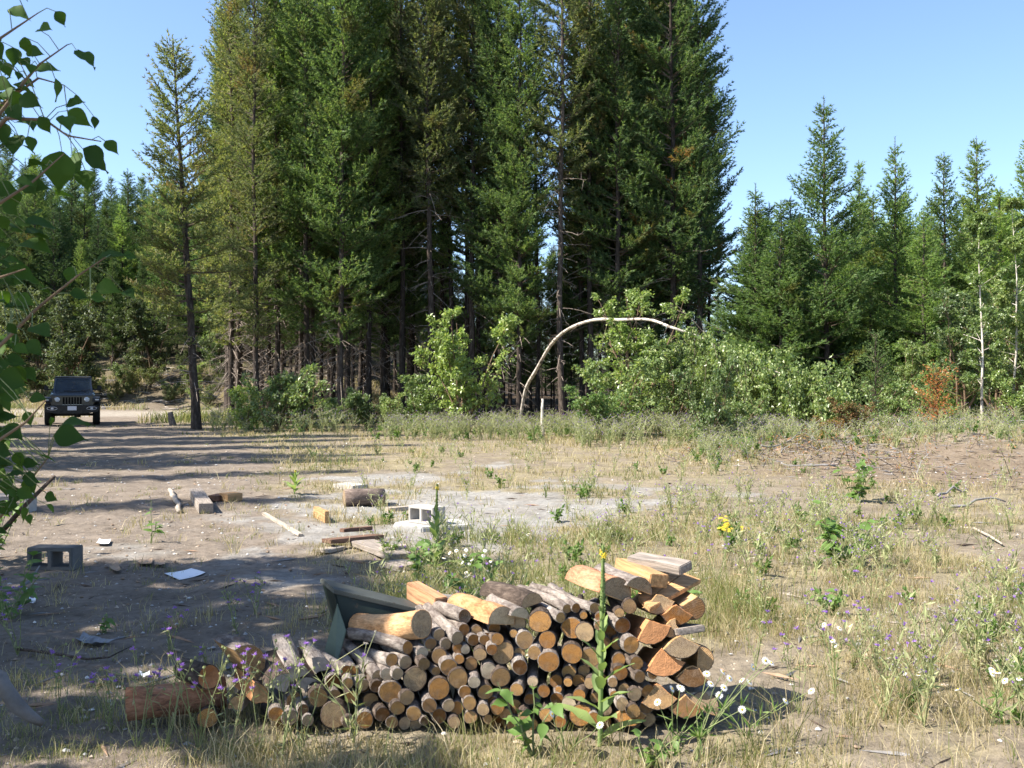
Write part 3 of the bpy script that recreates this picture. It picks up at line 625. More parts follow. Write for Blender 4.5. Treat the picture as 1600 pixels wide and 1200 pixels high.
# ------------------------------------------------------------------ parked car
def car():
    t = NT('car_paint'); t.base((.012, .015, .022)); t.set(.28, .6); t.b.inputs['Coat Weight'].default_value = 1.0; t.b.inputs['Coat Roughness'].default_value = .06; paint = t.mat
    black = simple('black_plastic', (.018, .018, .019), .6, .35, var=.2); rub = simple('tyre_rubber', (.016, .016, .016), .85, .2, bump=.5, bscale=60)
    chrome = simple('bright_metal', (.62, .63, .65), .25, .5, 1.0, var=.05); hole = simple('grille_dark', (.004, .004, .005), .9, .1)
    g = NT('car_glass'); g.base((.02, .03, .04)); g.set(.03, .6); g.b.inputs['Alpha'].default_value = .72; glass = g.mat
    lens = NT('lamp_lens'); lens.base((.55, .58, .62)); lens.set(.08, .6); lens = lens.mat
    plate = simple('plate_white', (.55, .58, .66), .5, .3, var=.05); seat = simple('seat_cloth', (.05, .05, .055), .8)
    cx, cy = X(113, 37.6), 37.6
    c = thing('parked_car', (cx, cy, gz(cx, cy)), 'black boxy off-road car with round headlights parked facing the clearing', 'car', rz=math.atan2(-cx, cy) - radians(1.0))
    fy = -.35                       # front bumper line
    # body tub: profile (y,z) extruded in x
    prism('body', [(.55, .48), (.55, 1.13), (1.35, 1.24), (4.1, 1.22), (4.1, .52)], -.76, .76, paint, c, 'x', .03)
    hood = prism('hood', [(-.02 + fy + .3, 1.08), (.0 + fy + .3, 1.145), (.6, 1.215), (1.22, 1.262), (1.22, 1.2), (.3, 1.1)], -.66, .66, paint, c, 'x', .02)
    box('hood_vent', (.5, .12, .012), (0, .85, 1.245), black, hood, .004, (radians(4.5), 0, 0))
    gy = fy + .26
    gr = prism('grille', [(-.70, .70), (-.74, .95), (-.70, 1.09), (.70, 1.09), (.74, .95), (.70, .70)], gy, gy + .16, paint, c, 'y', .02)
    for i in range(7): box('grille_slot', (.062, .02, .27), (-.288 + i * .096, gy - .004, .905), hole, gr, .006)
    for i in range(7):
        s = -.288 + i * .096
        box('slot_trim', (.07, .012, .012), (s, gy - .008, .765), chrome, gr, .002)
    for s in (-1, 1):
        h = MB(); th = np.linspace(0, 2 * pi, 21)[:-1]
        def ringv(r, y): return np.stack([r * np.cos(th), np.full(20, y), r * np.sin(th)], -1)
        V = np.concatenate([ringv(.098, 0), ringv(.098, -.03), ringv(.082, -.035)]); q = []
        for k in range(2):
            for i in range(20): a, b = k * 20 + i, k * 20 + (i + 1) % 20; q += [[a, b, b + 20], [a, b + 20, a + 20]]
        h.add(V, q); hl = h.obj('headlight', chrome, c, True); hl.location = (s * .50, gy - .002, .945)
        l = MB(); V = np.concatenate([ringv(.082, -.032), ringv(.05, -.05), [[0, -.055, 0]]]); q = []
        for i in range(20): a, b = i, (i + 1) % 20; q += [[a, b, b + 20], [a, b + 20, a + 20], [a + 20, b + 20, 40]]
        l.add(V, q); l.obj('lens', lens, hl, True)
    # fenders
    for s in (-1, 1):
        prism('fender', [(fy + .12, .86), (fy + .16, 1.0), (fy + .55, 1.06), (1.25, 1.04), (1.62, .75), (1.62, .70), (1.2, .96), (fy + .5, .97), (fy + .25, .86)], s * .68, s * .945, black, c, 'x', .012)
        fl = box('turn_light', (.13, .02, .05), (s * .84, fy + .125, .945), lens, c, .008)
    bp = prism('bumper', [(-.92, .58), (-.86, .50), (-.45, .44), (.45, .44), (.86, .50), (.92, .58), (.92, .70), (.80, .745), (-.80, .745), (-.92, .70)], fy - .12, fy + .22, black, c, 'y', .02)
    for s in (-1, 1):
        rim = MB(); a = np.linspace(0, 2 * pi, 25); pts = np.stack([s * .66 + .17 * np.cos(a), np.full(25, fy - .125), .635 + .055 * np.sin(a)], -1)
        tube(rim, pts, .011, 5); rim.obj('fog_light_trim', chrome, bp, True)
        box('fog_light', (.10, .02, .075), (s * .66, fy - .122, .635), lens, bp, .02)
        tw = MB(); tube(tw, [(s * .36, fy - .1, .47), (s * .36, fy - .17, .48), (s * .36, fy - .17, .53), (s * .36, fy - .1, .54)], .014, 6); tw.obj('tow_hook', black, bp, True)
    box('license_plate', (.31, .012, .155), (0, fy - .135, .64), plate, c, .006)
    # windscreen, roof
    prism('windshield_frame', [(-.70, 1.23), (-.62, 1.80), (.62, 1.80), (.70, 1.23), (.64, 1.23), (.57, 1.745), (-.57, 1.745), (-.64, 1.23)], 0, .06, paint, c, 'y', .008).matrix_local = Matrix.Translation((0, 1.18, 0)) @ Matrix.Translation((0, 0, 1.23)) @ Matrix.Rotation(radians(-24), 4, 'X') @ Matrix.Translation((0, 0, -1.23))
    ws = prism('windshield', [(-.645, 1.235), (-.572, 1.742), (.572, 1.742), (.645, 1.235)], .02, .03, glass, c, 'y', .0)
    ws.matrix_local = Matrix.Translation((0, 1.18, 0)) @ Matrix.Translation((0, 0, 1.23)) @ Matrix.Rotation(radians(-24), 4, 'X') @ Matrix.Translation((0, 0, -1.23))
    for s in (-.3, .25):
        w = MB(); tube(w, [(s, 1.12, 1.27), (s + .38, 1.16, 1.31)], .009, 4); w.obj('wiper', black, c)
    prism('roof', [(1.38, 1.74), (1.42, 1.79), (2.4, 1.82), (4.0, 1.80), (4.06, 1.72)], -.64, .64, black, c, 'x', .02)
    for s in (-1, 1):
        for y0, y1 in ((1.5, 1.58), (2.55, 2.63), (3.95, 4.05)): box('roof_pillar', (.06, y1 - y0, .54), (s * .63, (y0 + y1) / 2, 1.49), paint, c, .01)
        box('side_window', (.012, .92, .48), (s * .635, 2.07, 1.48), glass, c, 0); box('side_window', (.012, 1.28, .48), (s * .635, 3.29, 1.48), glass, c, 0)
        m = box('mirror', (.17, .10, .19), (s * .93, 1.5, 1.37), black, c, .03); box('mirror_arm', (.22, .05, .05), (-s * .15, 0, -.06), black, m, .01)
        st = box('seat', (.46, .14, .75), (s * .33, 2.35, 1.15), seat, c, .05); box('headrest', (.24, .1, .18), (0, 0, .45), seat, st, .03)
        for y in (.62, 3.3):
            w = MB(); th = np.linspace(0, 2 * pi, 25)[:-1]; prof = [(.24, -.12), (.36, -.13), (.40, -.10), (.405, 0), (.40, .10), (.36, .13), (.24, .12)]
            V = np.concatenate([np.stack([np.full(24, px_), r * np.cos(th), r * np.sin(th)], -1) for r, px_ in prof]); q = []
            for k in range(len(prof) - 1):
                for i in range(24): a, b = k * 24 + i, k * 24 + (i + 1) % 24; q += [[a, b, b + 24], [a, b + 24, a + 24]]
            w.add(V, q); tyre = w.obj('wheel', rub, c, True); tyre.location = (s * .82, y, .40)
            r_ = MB(); V = np.concatenate([np.stack([np.full(24, s * .07), .245 * np.cos(th), .245 * np.sin(th)], -1), [[s * .04, 0, 0]]]); r_.add(V, [[i, (i + 1) % 24, 24] for i in range(24)]); r_.obj('rim', chrome, tyre)
    ax = MB(); tube(ax, [(-.8, .62, .38), (.8, .62, .38)], .05, 8); tube(ax, [(.16, .62, .28), (.16, .62, .46)], .11, 8, cap=True); ax.obj('axle', black, c, True)
car()

# ------------------------------------------------------------------ wood materials
def endmat(name, c, dark):
    t = NT(name); v = t.coord('Object'); oi = t.new('ShaderNodeObjectInfo'); rnd = oi.outputs['Random']
    sx = t.new('ShaderNodeSeparateXYZ'); t.l(v, sx.inputs[0]); ang = t.math('ARCTAN2', sx.outputs[2], sx.outputs[0]); rad = t.math('SQRT', t.math('ADD', t.math('POWER', sx.outputs[0], 2.0), t.math('POWER', sx.outputs[2], 2.0)))
    w = t.new('ShaderNodeTexWave', wave_type='RINGS', rings_direction='Y'); w.inputs['Scale'].default_value = 48; w.inputs['Distortion'].default_value = 2.2; w.inputs['Detail'].default_value = 3; w.inputs['Detail Scale'].default_value = 2.5; t.l(v, w.inputs['Vector'])
    cc = t.ramp(w.outputs['Fac'], [(0, dark), (.42, c), (1, c)])
    cc = t.mix(1., cc, t.ramp(rnd, [(0, (.30, .24, .20)), (.16, (.58, .46, .36)), (.38, (.95, .84, .70)), (.6, (1.08, 1.0, .9)), (.82, (1.05, 1.12, 1.2)), (1, (.62, .68, .82))]), 'MULTIPLY')
    # drying checks running out from the heart
    cb = t.new('ShaderNodeCombineXYZ'); t.l(t.math('MULTIPLY', ang, 2.6), cb.inputs[0]); t.l(t.math('MULTIPLY', rnd, 91.), cb.inputs[1]); t.l(t.math('MULTIPLY', rad, 9.), cb.inputs[2])
    ck = t.ramp(t.noise(cb.outputs[0], 2.6, 2, .5), [(.475, (0, 0, 0)), (.5, (1, 1, 1)), (.525, (0, 0, 0))]); cm = t.ramp(t.noise(v, 14, 2), [(.42, (0, 0, 0)), (.55, (1, 1, 1))])
    cc = t.mix(t.math('MULTIPLY', t.math('MULTIPLY', ck, cm), .85), cc, (.05, .03, .018))
    # grime and greying
    cc = t.mix(t.ramp(t.noise(v, 20, 5, .7), [(.45, (0, 0, 0)), (.75, (.75, .75, .75))]), cc, (.20, .15, .11))
    cc = t.mix(1., cc, t.ramp(t.noise(v, 70, 4, .8), [(.3, (.65, .62, .6)), (.65, (1.12, 1.12, 1.12))]), 'MULTIPLY')
    saw = t.new('ShaderNodeTexWave', wave_type='BANDS', bands_direction='DIAGONAL'); saw.inputs['Scale'].default_value = 60; saw.inputs['Distortion'].default_value = 1.5; t.l(v, saw.inputs['Vector'])
    t.base(cc); t.set(.9, .1); t.bump(t.math('ADD', t.math('MULTIPLY', saw.outputs['Fac'], .6), t.math('MULTIPLY', ck, -1.)), .5, .004); return t.mat
M_END = endmat('sawn_end_amber', (.52, .30, .115), (.27, .13, .04)); M_END_TAN = endmat('sawn_end_tan', (.50, .355, .20), (.29, .17, .08)); M_END_PALE = endmat('sawn_end_pale', (.58, .46, .31), (.43, .31, .19))
def logbark(name, stops, scale=26, stretch=(1, .3, 1), bump=1.0):
    t = NT(name); v = t.coord('Object', stretch); n = t.noise(v, scale, 7, .72, .4); n2 = t.noise(v, 110, 4, .7)
    oi = t.new('ShaderNodeObjectInfo'); c = t.ramp(n, stops)
    c = t.mix(1., c, t.ramp(oi.outputs['Random'], [(0, (.8, .76, .74)), (1, (1.2, 1.2, 1.2))]), 'MULTIPLY')
    c = t.mix(1., c, t.ramp(n2, [(.35, (.7, .7, .7)), (.6, (1.1, 1.1, 1.1))]), 'MULTIPLY')
    t.base(c); t.set(.9, .15); t.bump(t.math('ADD', n, t.math('MULTIPLY', n2, .5)), bump, .01); return t.mat
M_GREYBARK = logbark('grey_log_bark', [(.30, (.06, .048, .042)), (.45, (.17, .145, .13)), (.58, (.29, .26, .235)), (.72, (.42, .36, .30))])
M_DARKBARK = logbark('dark_log_bark', [(.3, (.03, .024, .02)), (.5, (.085, .066, .055)), (.7, (.20, .16, .13))])
M_PEELED = logbark('peeled_log', [(.30, (.13, .075, .05)), (.42, (.42, .22, .10)), (.55, (.56, .34, .18)), (.75, (.50, .27, .12))], 15)
M_REDBARK = logbark('flaky_red_bark', [(.35, (.10, .07, .06)), (.44, (.34, .16, .09)), (.6, (.47, .25, .15)), (.7, (.20, .16, .15))], 20)
M_SPLIT = simple('split_wood', (.44, .27, .13), .85, .15, var=.5, scale=5, bump=.6, bscale=18, stretch=(6, .6, 6))
M_SPLIT_RED = simple('split_wood_red', (.46, .22, .10), .85, .15, var=.3, scale=5, bump=.6, bscale=18, stretch=(6, .6, 6))
M_SPLIT_GREY = simple('split_wood_grey', (.34, .30, .265), .9, .15, var=.35, scale=5, bump=.7, bscale=18, stretch=(6, .6, 6))
def plankmat(name, c, var=.35): return simple(name, c, .85, .2, var=var * 1.5, scale=7, bump=.8, bscale=16, bdist=.006, stretch=(.5, 9, 9))
M_PLANK_GREY = plankmat('weathered_plank', (.25, .215, .185)); M_PLANK_PALE = plankmat('pale_plank', (.34, .295, .245)); M_PLANK_BROWN = plankmat('brown_plank', (.15, .088, .062)); M_PLANK_TAN = plankmat('tan_plank', (.42, .25, .12)); M_PLANK_RED = plankmat('red_brown_plank', (.40, .22, .12)); M_PLANK_DARK = plankmat('dark_grey_plank', (.20, .185, .17))
M_CONC = simple('concrete', (.37, .35, .325), .95, .1, var=.15, scale=8, bump=.5, bscale=70, bdist=.006)
M_CONC_SLAB = simple('concrete_slab_mix', (.37, .36, .345), .95, .1, var=.2, scale=5, bump=.6, bscale=30, bdist=.01)
M_CONC_SHADED = simple('shaded_concrete', (.13, .128, .124), .95, .1, var=.2, scale=8, bump=.5, bscale=70, bdist=.006)  # concrete of the left cinder block, darkened to carry the shade it lies in

def axis_rot(d, roll=0.):
    """rotation that lays local +y along d"""
    d = Vector(d).normalized(); return (d.to_track_quat('Y', 'Z') @ Vector((0, 1, 0)).rotation_difference(Vector((0, 1, 0))) @ Matrix.Rotation(roll, 4, 'Y').to_quaternion()).to_euler()
def wood_piece(name, front, back, outline, barkflags, mats, label, cat='log', group=None, roll=0., seed=0, taper=.95, rough_end=False, hollow=False):
    """outline (x,z) of the cross-section in metres; edges flagged 1 carry bark, 0 are split faces"""
    rg = np.random.default_rng(seed); front = Vector(front); back = Vector(back); d = back - front; L = d.length
    o = thing(name, front, label, cat, group); o.rotation_euler = axis_rot(d, roll)
    ol = np.array(outline, float); n = len(ol); nr = 5
    bend = rg.normal(size=2) * .007 * (L / .4); rings = []
    for k in range(nr):
        t = k / (nr - 1); s = 1 + (taper - 1) * t; w = 1 + rg.normal(size=(n, 1)) * (.02 if all(barkflags) else .05) * (0 if k in (0, nr - 1) else 1)
        q = ol * s * w + bend * (t * (1 - t) * 4)
        rings.append(np.stack([q[:, 0], np.full(n, L * t), q[:, 1]], -1))
    V = np.concatenate(rings); fb, fs = [], []
    for k in range(nr - 1):
        for i in range(n):
            a, b = k * n + i, k * n + (i + 1) % n; (fb if barkflags[i] else fs).extend([[a, b + n, b], [a, a + n, b + n]])
    def part(nm, faces, mat, sm=True):
        faces = np.array(faces); u, inv = np.unique(faces, return_inverse=True)
        me = raw_mesh(nm, V[u], inv.reshape(-1, 3), np.zeros(len(faces), int), [mat], sm); link(nm, me, o)
    rim = .935
    for e, k0 in ((0, 0), (1, (nr - 1) * n)):
        ring = rings[0 if e == 0 else -1]; c = ring.mean(0); inn = c + (ring - c) * rim; b0 = len(V); V = np.concatenate([V, inn])
        for i in range(n):
            j = (i + 1) % n; q = [[k0 + i, k0 + j, b0 + j], [k0 + i, b0 + j, b0 + i]]
            (fb if barkflags[i] else fs).extend(q if e == 0 else [z[::-1] for z in q])
        rings[0 if e == 0 else -1] = inn
    if fb: part('bark', fb, mats[0])
    if fs: part('split_face', fs, mats[2] if len(mats) > 2 else M_SPLIT, False)
    for e in (0, 1):
        ring = rings[0 if e == 0 else -1]; c = ring.mean(0); yo = 0.0
        mid = c + (ring - c) * .55; mid[:, 1] += rg.normal(size=n) * .0005; c = c.copy()
        if rough_end and e == 0: mid[:, 1] += .02 + rg.normal(size=n) * .008; c[1] += .035
        VV = np.concatenate([ring, mid, [c]]); q = []
        for i in range(n):
            j = (i + 1) % n; q += [[i, j, j + n], [i, j + n, i + n], [i + n, j + n, 2 * n]]
        q = np.array(q); q = q if e == 0 else q[:, ::-1]
        link('cut_end', raw_mesh('cut_end', VV, q, np.zeros(len(q), int), [mats[1]], True), o)
    return o
def circle(r, n=14, seed=0, irr=.035, sq=1.0):
    rg = np.random.default_rng(seed); a = np.arange(n) * 2 * pi / n; ph = rg.random(3) * 6.3
    rr = r * (1 + irr * (np.sin(2 * a + ph[0]) + .6 * np.sin(3 * a + ph[1])) + rg.normal(size=n) * irr * .25)
    return np.stack([rr * np.cos(a), rr * np.sin(a) * sq], -1)
def halfround(r, frac=.5, n=10, flat=0.0):
    a = np.linspace(pi * (.5 - frac), pi * (.5 + frac), n); pts = [(r * cos(t), r * sin(t)) for t in a]
    return pts, [1] * (n - 1) + [0]
def wedge(r, ang=70, n=6):
    a = np.radians(np.linspace(90 - ang / 2, 90 + ang / 2, n)); 
    p = [(r * cos(t), r * sin(t) - r * .5) for t in a]; tip = (0., -r * .55); rg = np.random.default_rng(int(r * 1e5)); jt = lambda: rg.normal() * r * .05
    mid = lambda u, v, f: (u[0] + (v[0] - u[0]) * f + jt(), u[1] + (v[1] - u[1]) * f + jt())
    return p + [mid(p[-1], tip, .33), mid(p[-1], tip, .7), tip, mid(tip, p[0], .3), mid(tip, p[0], .66)], [1] * (n - 1) + [0] * 6
# ------------------------------------------------------------------ the firewood stack
LOGS = []      # px, py, rpx (photo pixels) of the visible sawn ends
A_ = [(390,1000,62),(600,997,42),(125,1105,50),(210,1125,52),(295,1075,36),(325,1142,38),(485,1110,85),(575,910,35),(820,855,42),(935,780,42),(885,852,38),(755,930,40),(840,965,72),(995,885,78),(1145,945,70),(1265,880,64),
 (1050,790,40),(1145,740,50),(1125,835,30),(1205,810,55),(1265,695,34),(1310,700,30),(1270,760,32),(1345,790,42),(1400,730,42),(1475,700,36),(1510,635,40),(1455,835,52),(1545,720,72),(1530,875,62),(1365,905,38),(1305,965,40),(1435,965,50),(1480,1025,35),
 (945,1000,48),(885,1065,46),(790,1105,46),(680,1140,55),(985,1100,48),(1085,1050,48),(1145,1115,48),(1205,1050,40),(1255,1065,44),(1335,1035,45),(1340,1122,42),(1420,1075,40),(1510,1065,45),(1450,1135,30),(1560,1105,40),(850,1155,40),(930,1160,42),(1055,1145,30),(1240,1155,40),(580,1150,40)]
B_ = [(175,525,72),(222,640,56),(80,640,57),(140,720,45),(230,775,68),(50,810,50),(10,600,26),(375,565,68),(455,590,62),(305,500,32),(448,487,24),(545,495,26),(545,550,32),(375,725,66),(490,750,62),(735,430,48),(672,470,32),(690,550,52),(745,670,55),(780,785,44),(668,765,44),(675,845,50),
 (578,660,42),(630,905,32),(350,905,28),(290,950,22),(485,910,36),(355,1040,46),(430,1110,72),(215,1110,46),(800,870,38),(590,1080,36),(880,850,36),(640,985,30),(548,822,34),(75,1120,38),(30,950,42),(130,900,34),(200,960,40),(110,1010,36),(420,985,40),(520,1000,34),(700,950,40),(690,1040,44),(770,980,44),(760,1085,46),(510,1130,40),(300,1150,40),(850,960,44),(840,1060,46)]
for q in A_: LOGS.append((400 + q[0] / 4, 840 + q[1] / 4, q[2] / 4, 0))
for q in B_: LOGS.append((800 + q[0] / 4, 840 + q[1] / 4, q[2] / 4, 0))
# smaller sticks deeper in the gaps
top_line = lambda px: np.interp(px, [415, 480, 520, 560, 640, 700, 800, 930, 985, 1020], [1100, 1075, 1050, 1040, 1010, 990, 960, 965, 985, 1060])
rg = np.random.default_rng(3)
for k in range(2500):
    px = 425 + rg.random() * 590; py = top_line(px) + 8 + rg.random() * (1136 - top_line(px) - 8)
    c = min(math.hypot(px - q[0], py - q[1]) - q[2] for q in LOGS)
    if c > 7.2: LOGS.append((px, py, min(c * 1.3, 13), 1))
rows = {}
for i, q in enumerate(LOGS):
    h = (1140 - q[1]) / (1140 - top_line(q[0]) + 8); rows.setdefault(min(5, max(0, int(h * 6))), []).append(i)
lab = {}
for r, ids in rows.items():
    ids.sort(key=lambda i: LOGS[i][0])
    for k, i in enumerate(ids):
        q = LOGS[i]; sz = 'thick' if q[2] > 14.5 else 'medium' if q[2] > 10 else 'thin'
        lab[i] = f"{sz} round log, {ORD[k]} from the left in the {['bottom', 'second', 'third', 'fourth', 'fifth', 'top'][r]} layer of the firewood"
for i, (px, py, rp, deep) in enumerate(LOGS):
    rg = np.random.default_rng(1000 + i)
    d = 4.50 + (1139 - py) / 240 * .16 + rg.normal() * .018 + (.07 if deep else 0)
    r = rp / F * d; fr = P(px, py, d); fr.z = max(fr.z, r * .9 + .005)
    yaw = radians(np.interp(px, [430, 650, 900, 1020], [20, 16, -8, 14]) + rg.normal() * 4); L = .40 + rg.random() * .10
    bk = fr + Vector((-sin(yaw) * L, cos(yaw) * L, rg.normal() * .008))
    bk.z = max(bk.z, r * .9)
    u = rg.random(); em = M_END if u < .62 else M_END_TAN if u < .88 else M_END_PALE
    bm_ = M_DARKBARK if rg.random() < .5 else M_GREYBARK
    n = 16 if rp > 13 else 12
    wood_piece('log', fr, bk, circle(r, n, i), [1] * n, (bm_, em), lab[i], 'log', 'round logs of the firewood stack', seed=i)
def L2(p0, p1, rpx, label, mats, **k):
    d = p0[2]; r = rpx / F * d; return wood_piece('log', P(*p0), P(*p1), circle(r, 16, k.get('seed', 1)), [1] * 16, mats, label, 'log', 'logs on top of the stack', **k)
gb = (M_GREYBARK, M_END); gt = (M_GREYBARK, M_END_TAN)
L2((659, 975, 4.62), (560, 978, 4.98), 22, 'thick peeled orange log lying on top of the stack beside the green box', (M_PEELED, M_END_TAN), seed=5, taper=.95)
L2((637, 1012, 4.60), (545, 990, 4.92), 10.5, 'long grey log lying slantwise below the peeled orange log', gb, seed=6)
L2((591, 1057, 4.56), (541, 1004, 4.98), 10.5, 'long grey log pointing out beside the leaning green board', gt, seed=7)
L2((567, 1070, 4.56), (535, 1022, 4.98), 9.5, 'grey log just below the long one beside the green board', gt, seed=8)
L2((541, 1049, 4.60), (502, 1025, 4.86), 9.5, 'short grey log resting against the foot of the leaning green board', gb, seed=9)
L2((612, 1031, 4.58), (573, 1018, 4.92), 10.5, 'grey log tucked under the slanting long grey log', gb, seed=10)
L2((660, 1020, 4.60), (622, 985, 5.0), 9.5, 'pale-ended stick in front of the peeled orange log', (M_GREYBARK, M_END_PALE), seed=11)
L2((673, 1006, 4.62), (640, 968, 5.0), 9.5, 'grey stick end just under the sawn face of the peeled log', gt, seed=12)
L2((686, 992, 4.64), (655, 952, 5.05), 9.5, 'grey stick end to the side of the peeled log face', gt, seed=13)
L2((715, 997, 4.60), (668, 950, 5.02), 10.5, 'long pale-grey log sloping down towards the viewer past the peeled log', gt, seed=14)
L2((697, 1006, 4.63), (660, 972, 5.0), 9, 'thin stick below the long pale-grey log', gt, seed=15)
L2((726, 963, 4.68), (684, 948, 4.98), 11, 'short grey log with ragged end below the grey beam', gt, seed=16, rough_end=True)
L2((725, 984, 4.64), (690, 962, 5.0), 9.5, 'grey stick under the ragged-ended short log', gb, seed=17)
L2((740, 1000, 4.62), (700, 962, 5.02), 9.5, 'grey stick sloping out under the big half log', gb, seed=18)
L2((757, 1000, 4.62), (720, 966, 5.02), 8.5, 'thin grey stick next to the one under the half log', gb, seed=19)
L2((886, 951, 4.64), (812, 919, 5.12), 7.5, 'long thin grey pole on top of the stack, first of three side by side', gb, seed=20)
L2((900, 950, 4.64), (832, 917, 5.12), 7.5, 'long thin grey pole on top of the stack, middle of three', gb, seed=21)
L2((929, 950, 4.64), (862, 917, 5.12), 8.5, 'long grey pole on top of the stack, nearest the big barked half log', gb, seed=22)
L2((876, 965, 4.62), (806, 930, 5.08), 8.5, 'grey pole under the three long thin poles', gb, seed=23)
def HR(p0, p1, rpx, label, mats, frac=.5, roll=0., **k):
    r = rpx / F * p0[2]; ol, fl = halfround(r, frac); return wood_piece('split_log', P(*p0), P(*p1), ol, fl, mats, label, 'split log', 'split logs on the stack', roll=roll, **k)
HR((784, 972, 4.62), (716, 948, 4.98), 25, 'big pale split half log with orange flank on top of the stack', (M_PEELED, M_END_PALE, M_SPLIT), .55, radians(8), seed=31)
HR((832, 946, 4.70), (765, 925, 5.08), 20, 'dark-barked half slab resting on the big pale half log', (M_DARKBARK, M_END_TAN, M_SPLIT), .5, radians(-12), seed=32)
HR((812, 965, 4.62), (772, 940, 4.95), 16, 'half log wedged beside the dark-barked slab', (M_GREYBARK, M_END_PALE, M_SPLIT), .5, radians(15), seed=42)
HR((961, 930, 4.66), (905, 908, 5.0), 29, 'thick half log with flaky orange bark on the high end of the stack', (M_REDBARK, M_END_TAN, M_SPLIT), .55, radians(22), seed=33)
HR((997, 925, 4.68), (942, 900, 5.05), 24, 'grey half slab leaning against the flaky orange half log', (M_GREYBARK, M_END_TAN, M_SPLIT), .46, radians(22), seed=34)
HR((1084, 950, 4.70), (1055, 936, 5.05), 19, 'quarter log at the high end under the tilted wide plank', (M_DARKBARK, M_END_TAN, M_SPLIT), .72, radians(150), seed=35)
def WD(p0, p1, rpx, label, mats, ang=80, roll=0., **k):
    r = rpx / F * p0[2]; ol, fl = wedge(r, ang); return wood_piece('split_log', P(*p0), P(*p1), ol, fl, mats, label, 'split log', 'split logs on the stack', roll=roll, **k)
WD((1022, 988, 4.60), (985, 975, 4.98), 36, 'torn split chunk under the wide plank at the end of the stack', (M_DARKBARK, M_SPLIT_RED, M_SPLIT_RED), 110, radians(160), seed=36)
WD((1050, 982, 4.64), (1030, 970, 5.0), 30, 'pale split wedge between the torn chunk and the end planks', (M_DARKBARK, M_END_PALE, M_SPLIT), 80, radians(200), seed=37)
WD((1040, 1036, 4.58), (1010, 1030, 4.95), 42, 'big reddish split chunk low at the end of the stack', (M_DARKBARK, M_SPLIT_RED, M_SPLIT_RED), 100, radians(170), seed=38)
WD((1082, 1058, 4.58), (1060, 1050, 4.95), 32, 'light split block near the daisies at the end of the stack', (M_DARKBARK, M_END_TAN, M_SPLIT), 110, radians(185), seed=39)
WD((1030, 1090, 4.55), (1005, 1085, 4.92), 38, 'dark split block at the bottom end of the stack', (M_DARKBARK, M_END_TAN, M_SPLIT_RED), 100, radians(175), seed=40)
WD((1072, 1105, 4.55), (1050, 1095, 4.92), 34, 'lowest split block at the far end of the stack', (M_DARKBARK, M_END_TAN, M_SPLIT), 110, radians(182), seed=41)
WD((985, 1120, 4.52), (965, 1115, 4.9), 30, 'split block on the ground behind the tall mullein', (M_DARKBARK, M_END, M_SPLIT), 120, radians(180), seed=43)
WD((1066, 1012, 4.58), (1042, 1004, 4.95), 34, 'broad pale split block in the middle of the stack end', (M_DARKBARK, M_END_TAN, M_SPLIT), 120, radians(175), seed=44)
WD((1058, 962, 4.66), (1035, 950, 5.0), 30, 'brown split block holding up the wide plank', (M_DARKBARK, M_END, M_SPLIT_RED), 120, radians(182), seed=45)
HR((1096, 1030, 4.62), (1070, 1020, 4.98), 20, 'half log at the outer face of the stack end', (M_DARKBARK, M_END_TAN, M_SPLIT), .6, radians(95), seed=46)
HR((1100, 1105, 4.58), (1075, 1098, 4.95), 24, 'half log on the ground at the outer end of the stack', (M_DARKBARK, M_END_TAN, M_SPLIT), .6, radians(15), seed=47)
WD((1030, 945, 4.68), (1005, 935, 5.05), 30, 'brown split block between the half slab and the wide plank', (M_DARKBARK, M_END_TAN, M_SPLIT), 120, radians(170), seed=48)
# the loose heap trailing off to the left
L2((196, 1101, 4.62), (352, 1082, 4.78), 26, 'stout orange-barked log lying sideways on the ground at the loose end', (M_REDBARK, M_END_TAN), seed=51, taper=.98)
L2((327, 1058, 4.62), (288, 1046, 4.84), 19, 'short log with a ragged rotten end lying across the stout orange one', (M_DARKBARK, M_SPLIT_RED), seed=52, rough_end=True)
HR((384, 1040, 4.60), (350, 1020, 4.84), 33, 'half-round log standing with its bright sawn face tilted up', (M_GREYBARK, M_END_TAN, M_SPLIT), .5, radians(55), seed=53)
L2((324, 1122, 4.52), (330, 1112, 4.76), 16, 'stubby log with rough yellow end beside the stout orange one', (M_DARKBARK, M_END), seed=54)
WD((462, 1052, 4.56), (440, 1002, 4.82), 30, 'grey weathered split chunk behind the knapweed flowers', (M_GREYBARK, M_SPLIT_GREY, M_SPLIT_GREY), 90, radians(20), seed=55)
WD((440, 1068, 4.54), (420, 1030, 4.80), 30, 'second grey split chunk leaning in the loose heap', (M_DARKBARK, M_SPLIT_GREY, M_SPLIT_GREY), 90, radians(-25), seed=56)
WD((480, 1070, 4.60), (462, 1022, 4.9), 26, 'dark split chunk at the start of the stack', (M_DARKBARK, M_SPLIT_GREY, M_SPLIT_GREY), 80, radians(10), seed=57)
WD((405, 1085, 4.56), (375, 1060, 4.82), 28, 'dark split log lying low under the half-round one', (M_DARKBARK, M_SPLIT, M_SPLIT_RED), 100, radians(60), seed=58)
WD((370, 1100, 4.60), (400, 1075, 4.80), 24, 'dark split log under the ragged-ended one', (M_DARKBARK, M_SPLIT, M_SPLIT_GREY), 100, radians(-40), seed=59)
WD((500, 1040, 4.66), (478, 1012, 4.92), 26, 'grey split piece between the loose heap and the leaning board', (M_GREYBARK, M_SPLIT_GREY, M_SPLIT_GREY), 90, radians(30), seed=60)

